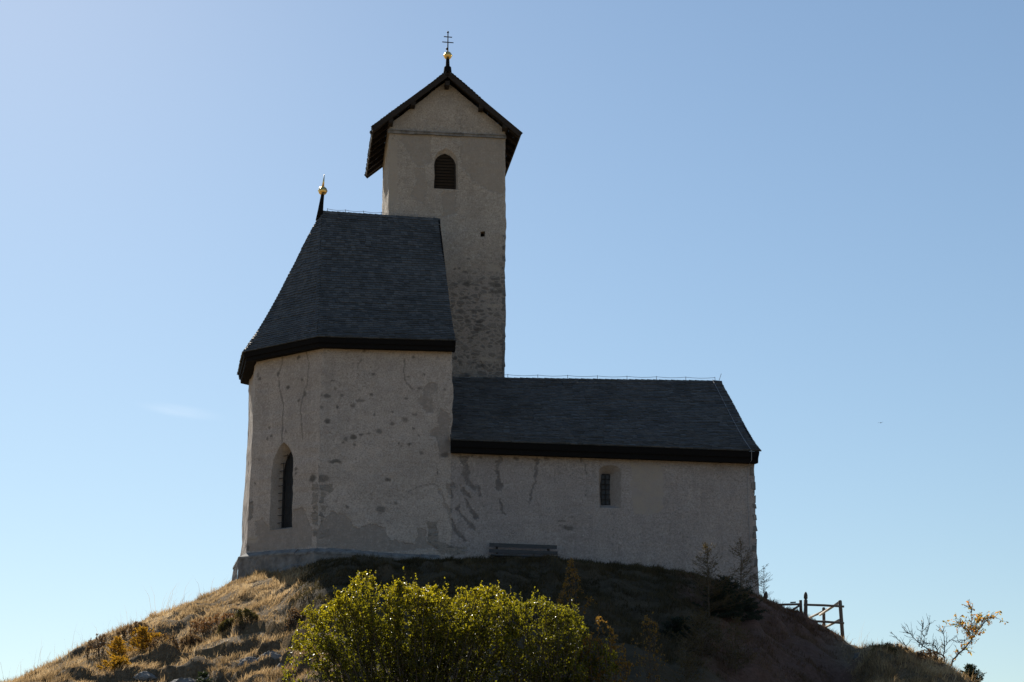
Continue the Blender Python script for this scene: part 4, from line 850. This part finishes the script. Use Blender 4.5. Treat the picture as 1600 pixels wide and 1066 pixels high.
# ================================================================ BENCH
bx,by=toXY(2.22,-.45); bz=hz(bx,by)
bench=tag(empty('bench',(bx,by,bz),TH),'weathered grey wooden plank bench standing against the nave wall','bench')
rl=R(1.2)
def plank(name,x,y,z,l,d,h):
    m=MB(); m.box((0,0,0),(l,d,h),Matrix.Rotation(rl,3,'Y'),None,.004); o=m.build(name,M['benchwood'],bench); o.location=(x,y,z); return o
plank('backrest',0,.22,.46,2.10,.035,.115); plank('backrest',.0,.2,.275,2.12,.035,.115); 
plank('seat',0.0,.0,.115,2.05,.16,.045); plank('seat',0,-.2,.10,2.1,.16,.045)
for x_ in (-.82,.78):
    m=MB(); m.box((x_,.245,.2),(.07,.05,.62)); m.build('leg',M['oldwood'],bench)
    m=MB(); m.box((x_,-.1,-.08),(.1,.36,.28)); m.build('leg',M['oldwood'],bench)
# ================================================================ FENCE AND GATE
def post(px,pyt,pyb,Y,r,knob=False):
    def at(py):
        x=(px-800)/2667.;y=(533-py)/2667.;p=R(14.2);return np.array([x,math.cos(p)-y*math.sin(p),math.sin(p)+y*math.cos(p)])*(Y/(math.cos(p)-y*math.sin(p)))
    a=at(pyt);b=at(pyb); b[2]=min(b[2],hz(b[0],b[1])-.15); return a,b
def up_tube(m,a,b,r,knob):
    L=a[2]-b[2]; q_=[b]
    if knob: P=[(0,r),(L-.26,r),(L-.25,r*.72),(L-.22,r*.72),(L-.21,r*1.05),(L-.1,r*1.0),(L-.04,r*.7),(L,r*.25)]
    else: P=[(0,r),(L*.5,r*.97),(L-.05,r),(L-.015,r*.85),(L,r*.5)]
    m.tube([b+(a-b)*(z/L) for z,_ in P],[w_ for _,w_ in P],9)
m=MB(); a,b=post(1259,925,985,55,.06); up_tube(m,a,b,.062,True)
tag(m.build('gate_post',M['railwood'],None,True),'tall turned wooden post between the gate and the fence panel','post'); gpost=a
m=MB(); a,b=post(1197,924,950,55.2,.06); up_tube(m,a,b,.06,True)
tag(m.build('gate_post',M['railwood'],None,True),'turned wooden post nearest the nave corner, half hidden by the slope','post'); hp=a
ga,gb=post(1252,938,966,55.3,.05)
gate=tag(empty('gate',tuple(gb),0),'low wooden field gate with a diagonal brace beside the tall post','gate')
dz=ga-gb; H_=float(dz[2])
m=MB(); m.tube([(0,0,0),(0,0,H_)],.05,8); m.build('stile',M['railwood'],gate,True)
m=MB(); m.tube([(.0,-.02,H_-.13),(-.95,.0,H_-.15)],.035,8); m.build('rail',M['railwood'],gate,True)
m=MB(); m.tube([(-.02,-.02,H_-.16),(-.62,.0,H_-.52)],.033,8); m.build('brace',M['railwood'],gate,True)
m=MB(); m.tube([(.0,-.02,H_-.8),(-.95,.0,H_-.8)],.035,8); m.build('rail',M['railwood'],gate,True)
m=MB(); m.tube([(-.95,0,H_-.95),(-.95,0,H_-.02)],.045,8); m.build('stile',M['railwood'],gate,True)
m=MB(); m.bar((-.16,-.05,H_-.07),(-.34,-.05,H_-.08),.02,.04); m.build('latch',M['iron'],gate)
m=MB(); hx=float(hp[0]); m.tube([(hx-.5,55.2,hp[2]-.42),(hx,55.2,hp[2]-.37)],.03,7)
tag(m.build('rail_stub',M['railwood'],None,True),'short wooden rail running from the half hidden post to the nave','rail')
pe,pb_=post(1315,938,994,55,.055)
fence=tag(empty('rail_fence',(float(pe[0]),55,float(pb_[2])),0),'two-rail wooden fence corner on the right shoulder of the hill against the sky','fence')
H_=float(pe[2]-pb_[2]); gx_=float(gpost[0]-pe[0])
def fp(px,py,Y): 
    x=(px-800)/2667.;y=(533-py)/2667.;p=R(14.2);d=np.array([x,math.cos(p)-y*math.sin(p),math.sin(p)+y*math.cos(p)]); return d*(Y/d[1])-np.array([pe[0],55,pb_[2]])
m=MB(); up_tube(m,fp(1312.5,938,55),fp(1317,998,55),.062,False); m.build('post',M['railwood'],fence,True)
m=MB(); a=fp(1287,949,57.6); b=fp(1288,990,57.6); up_tube(m,a,b,.055,False); m.build('post',M['railwood'],fence,True)
for p,q_,r in (((1256,945,55),(1319,948,54.95),.038),((1262,970.5,55),(1319,974,54.95),.038)):
    m=MB(); a,b=fp(*p),fp(*q_); mid=(a+b)/2+np.array([0,.02,.012]); m.tube([a,mid,b],[r*.95,r,r*.92],8); m.build('rail',M['railwood'],fence,True)
for p,q_,r in (((1312,941,55.0),(1281,961,57.6),.045),((1292,953,57.5),(1263,966,60),.045),((1312,969,55.0),(1287,981.5,57.6),.045)):
    m=MB(); a,b=fp(*p),fp(*q_); m.tube([a,(a+b)/2,b],[r,r*.95,r*.9],8); m.build('rail',M['litwood'],fence,True)  # receding rails take the sunlit copy of the wood colour
# ================================================================ ROCKS
def rock(px,py,Y,sx,sy,sz,label,sink=.75):
    x=(px-800)/2667.;X=x*Y*1.01; z=hz(X,Y)
    me=bpy.data.meshes.new('rock'); import bmesh
    bm=bmesh.new(); bmesh.ops.create_icosphere(bm,subdivisions=4,radius=1)
    s0=random.random()*50
    for v in bm.verts:
        p=v.co; n=(fbm(np.array([p.x*1.3+s0+p.z*.7]),np.array([p.y*1.3+p.z*1.1]),11)[0]-.5)*.9+(fbm(np.array([p.x*4+s0-p.z*2]),np.array([p.y*4+p.z*3]),13)[0]-.5)*.6+(fbm(np.array([p.x*11+s0+p.z*5]),np.array([p.y*11-p.z*7]),15)[0]-.5)*.3
        q_=p*(1+n); 
        for ax_ in (Vector((.6,-.5,.6)),Vector((-.7,-.4,.5)),Vector((.1,-.8,.2))):
            ax_=ax_.normalized(); d=q_.dot(ax_)-.72
            if d>0: q_=q_-ax_*d*.65
        v.co=Vector((q_.x*sx,q_.y*sy,q_.z*sz))
    bm.to_mesh(me); bm.free(); me.materials.append(M['stone'])
    o=bpy.data.objects.new('rock',me); COL.objects.link(o); o.location=(X,Y,z-sz*sink+sz*.5); o.rotation_euler=(0,0,random.uniform(-.4,.4))
    tag(o,label,'rock','limestone rocks breaking through the turf')
for a in [(296,1046,42.2,.34,.26,.24,'pale limestone rock low in the largest turf step at the lower left'),(333,1046,42.0,.26,.24,.24,'greyish rock right of the pale rock in the turf step'),(432,1022,41.1,.36,.26,.2,'flat pale rock under the turf lip just left of the largest shrub'),
 (402,1026,42.0,.32,.26,.18,'dark flat rock left of the flat pale rock'),(300,1062,41.6,.42,.3,.22,'rounded rock at the bottom edge left of the tiny spruce'),(398,1060,39.3,.2,.2,.22,'small white rock at the bottom edge right of the tiny spruce'),
 (240,1050,42.8,.3,.25,.14,'flat rock at the left end of the turf step'),(447,1042,40.2,.26,.24,.24,'whitish rock at the foot of the loose sapling'),(243,984,46.8,.4,.34,.2,'weathered rock slab just under the left skyline of the hill')]: rock(*a,sink=.55)
rock(468,889,51.7,.6,.3,.3,'large pale boulder set into the ground at the choir plinth',.9)
rock(1328,1033,49.0,.14,.14,.16,'small light stone beside the shaded footpath on the right',.4)

# ================================================================ GRASS (uncountable: stuff)
def blades(name,n,region,weight,mat,hr,wr,cl=.5,lean=.35,label=None):
    X=rng.uniform(region[0],region[1],n*3); Y=rng.uniform(region[2],region[3],n*3)
    w_=weight(X,Y); k=rng.random(n*3)<w_; X=X[k][:n];Y=Y[k][:n]; n=len(X)
    Z=height(X,Y)-.02
    u,v=toUV(X,Y); ok=~((u>-6.7)&(u<9.72)&(v>.0)&(v<9)&~((u<-4.1)&(v<-(u+4.1)-.25))); X,Y,Z=X[ok],Y[ok],Z[ok]; n=len(X)
    cl_=fbm(X*3.1,Y*2.6,61,3); h=(hr[0]+(hr[1]-hr[0])*rng.random(n)**2)*(.35+1.25*sst(.3,.75,cl_))
    an=rng.uniform(0,6.283,n); wd_=rng.uniform(wr[0],wr[1],n); le=rng.normal(0,lean,(n,2))+np.stack([fbm(X*2.3,Y*2,63,2)-.4,fbm(X*2.3,Y*2,64,2)-.65],-1)*1.5
    b=np.stack([X,Y,Z],-1); sd=np.stack([np.cos(an),np.sin(an)*.6,0*an],-1)*wd_[:,None]
    m_=b+np.stack([le[:,0]*h*.35,le[:,1]*h*.35,h*.6],-1); tp_=b+np.stack([le[:,0]*h,le[:,1]*h,h*(1-.25*np.minimum(1,(le**2).sum(1)))],-1)
    V=np.stack([b-sd,b+sd,m_+sd*.7,m_-sd*.7,tp_],1).reshape(-1,3); i=np.arange(n)*5
    f=np.concatenate([np.stack([i,i+1,i+2],-1),np.stack([i,i+2,i+3],-1),np.stack([i+3,i+2,i+4],-1)])
    r_=np.clip(rng.normal(.45,.2,n)+(fbm(X*.8,Y*.8,71)-.5)*1.3,0,1)
    tag(mesh_obj(name,V,f,mat,None,False,None,np.repeat(r_,5)),label,'grass',None,'stuff')
def w_dry(X,Y): rd,gr,pt=zones(X,Y); return np.clip((1-rd)*(1-gr)*(1-.85*pt),0,1)*(1-.6*sst(.5,.9,slope(X,Y)))*(.25+.75*sst(.3,.6,fbm(X*1.5,Y*1.2,81)))
def w_green(X,Y): rd,gr,pt=zones(X,Y); return np.clip(gr*(1-pt),0,1)
def w_red(X,Y): rd,gr,pt=zones(X,Y); return np.clip(rd*(1-.9*pt),0,1)*sst(.35,.6,fbm(X*1.2,Y*1.,91))
blades('grass',240000,(-16,-3.5,35,56),w_dry,M['grass_dry'],(.035,.17),(.004,.009),label='dry tan grass on the sunlit slope left of the church')
blades('grass',60000,(7.5,14.5,42,54),w_dry,M['grass_dry'],(.06,.26),(.004,.009),label='dry tan grass on the sunlit mound at the right')
blades('grass',150000,(-6.5,8.5,42,54),w_green,M['grass_green'],(.05,.15),(.004,.009),label='dark green grass in the shade before the church')
blades('grass',45000,(3.5,11.5,38,55.5),w_red,M['grass_red'],(.05,.16),(.004,.008),label='sparse brown grass on the shaded red bank')
def w_crest(X,Y):
    m=X/Y; D=np.interp(m,CR[:,0],CR[:,1]); return np.exp(-((Y-D+.6)/1.2)**2)*np.where((m<-.165)|((m>.19)&(m<.3)),1,.0)*sst(.35,.65,fbm(X*1.1,Y*1.1,95))
blades('grass',3600,(-14.5,14,45,57),w_crest,M['grass_dry'],(.2,.75),(.002,.004),lean=.16,label='tall dry stalks along the sunlit crest of the hill')
# ================================================================ BIRD
def bird():
    Y=160; x=(1376-800)/2667.;y=(533-661)/2667.;p=R(14.2); d=np.array([x,math.cos(p)-y*math.sin(p),math.sin(p)+y*math.cos(p)])*(Y/(math.cos(p)-y*math.sin(p)))
    m=MB(); m.tube([(-.16,0,0),(-.1,0,.02),(0,0,.03),(.1,0,.02),(.2,0,.0)],[.01,.035,.05,.035,.012],8)
    for s in (-1,1):
        m.add([(-.06,0,.03),(.07,0,.03),(.06,s*.2,.08),(-.03,s*.22,.09)],[(0,1,2,3)]); m.add([(.06,s*.2,.08),(-.03,s*.22,.09),(.05,s*.45,.04)],[(0,1,2)])
    o=m.build('bird',M['darkbark']); o.location=tuple(d); o.rotation_euler=(0,0,R(60)); o.scale=(.7,.7,.7); tag(o,'tiny dark bird gliding far off in the sky right of the church','bird')
bird()
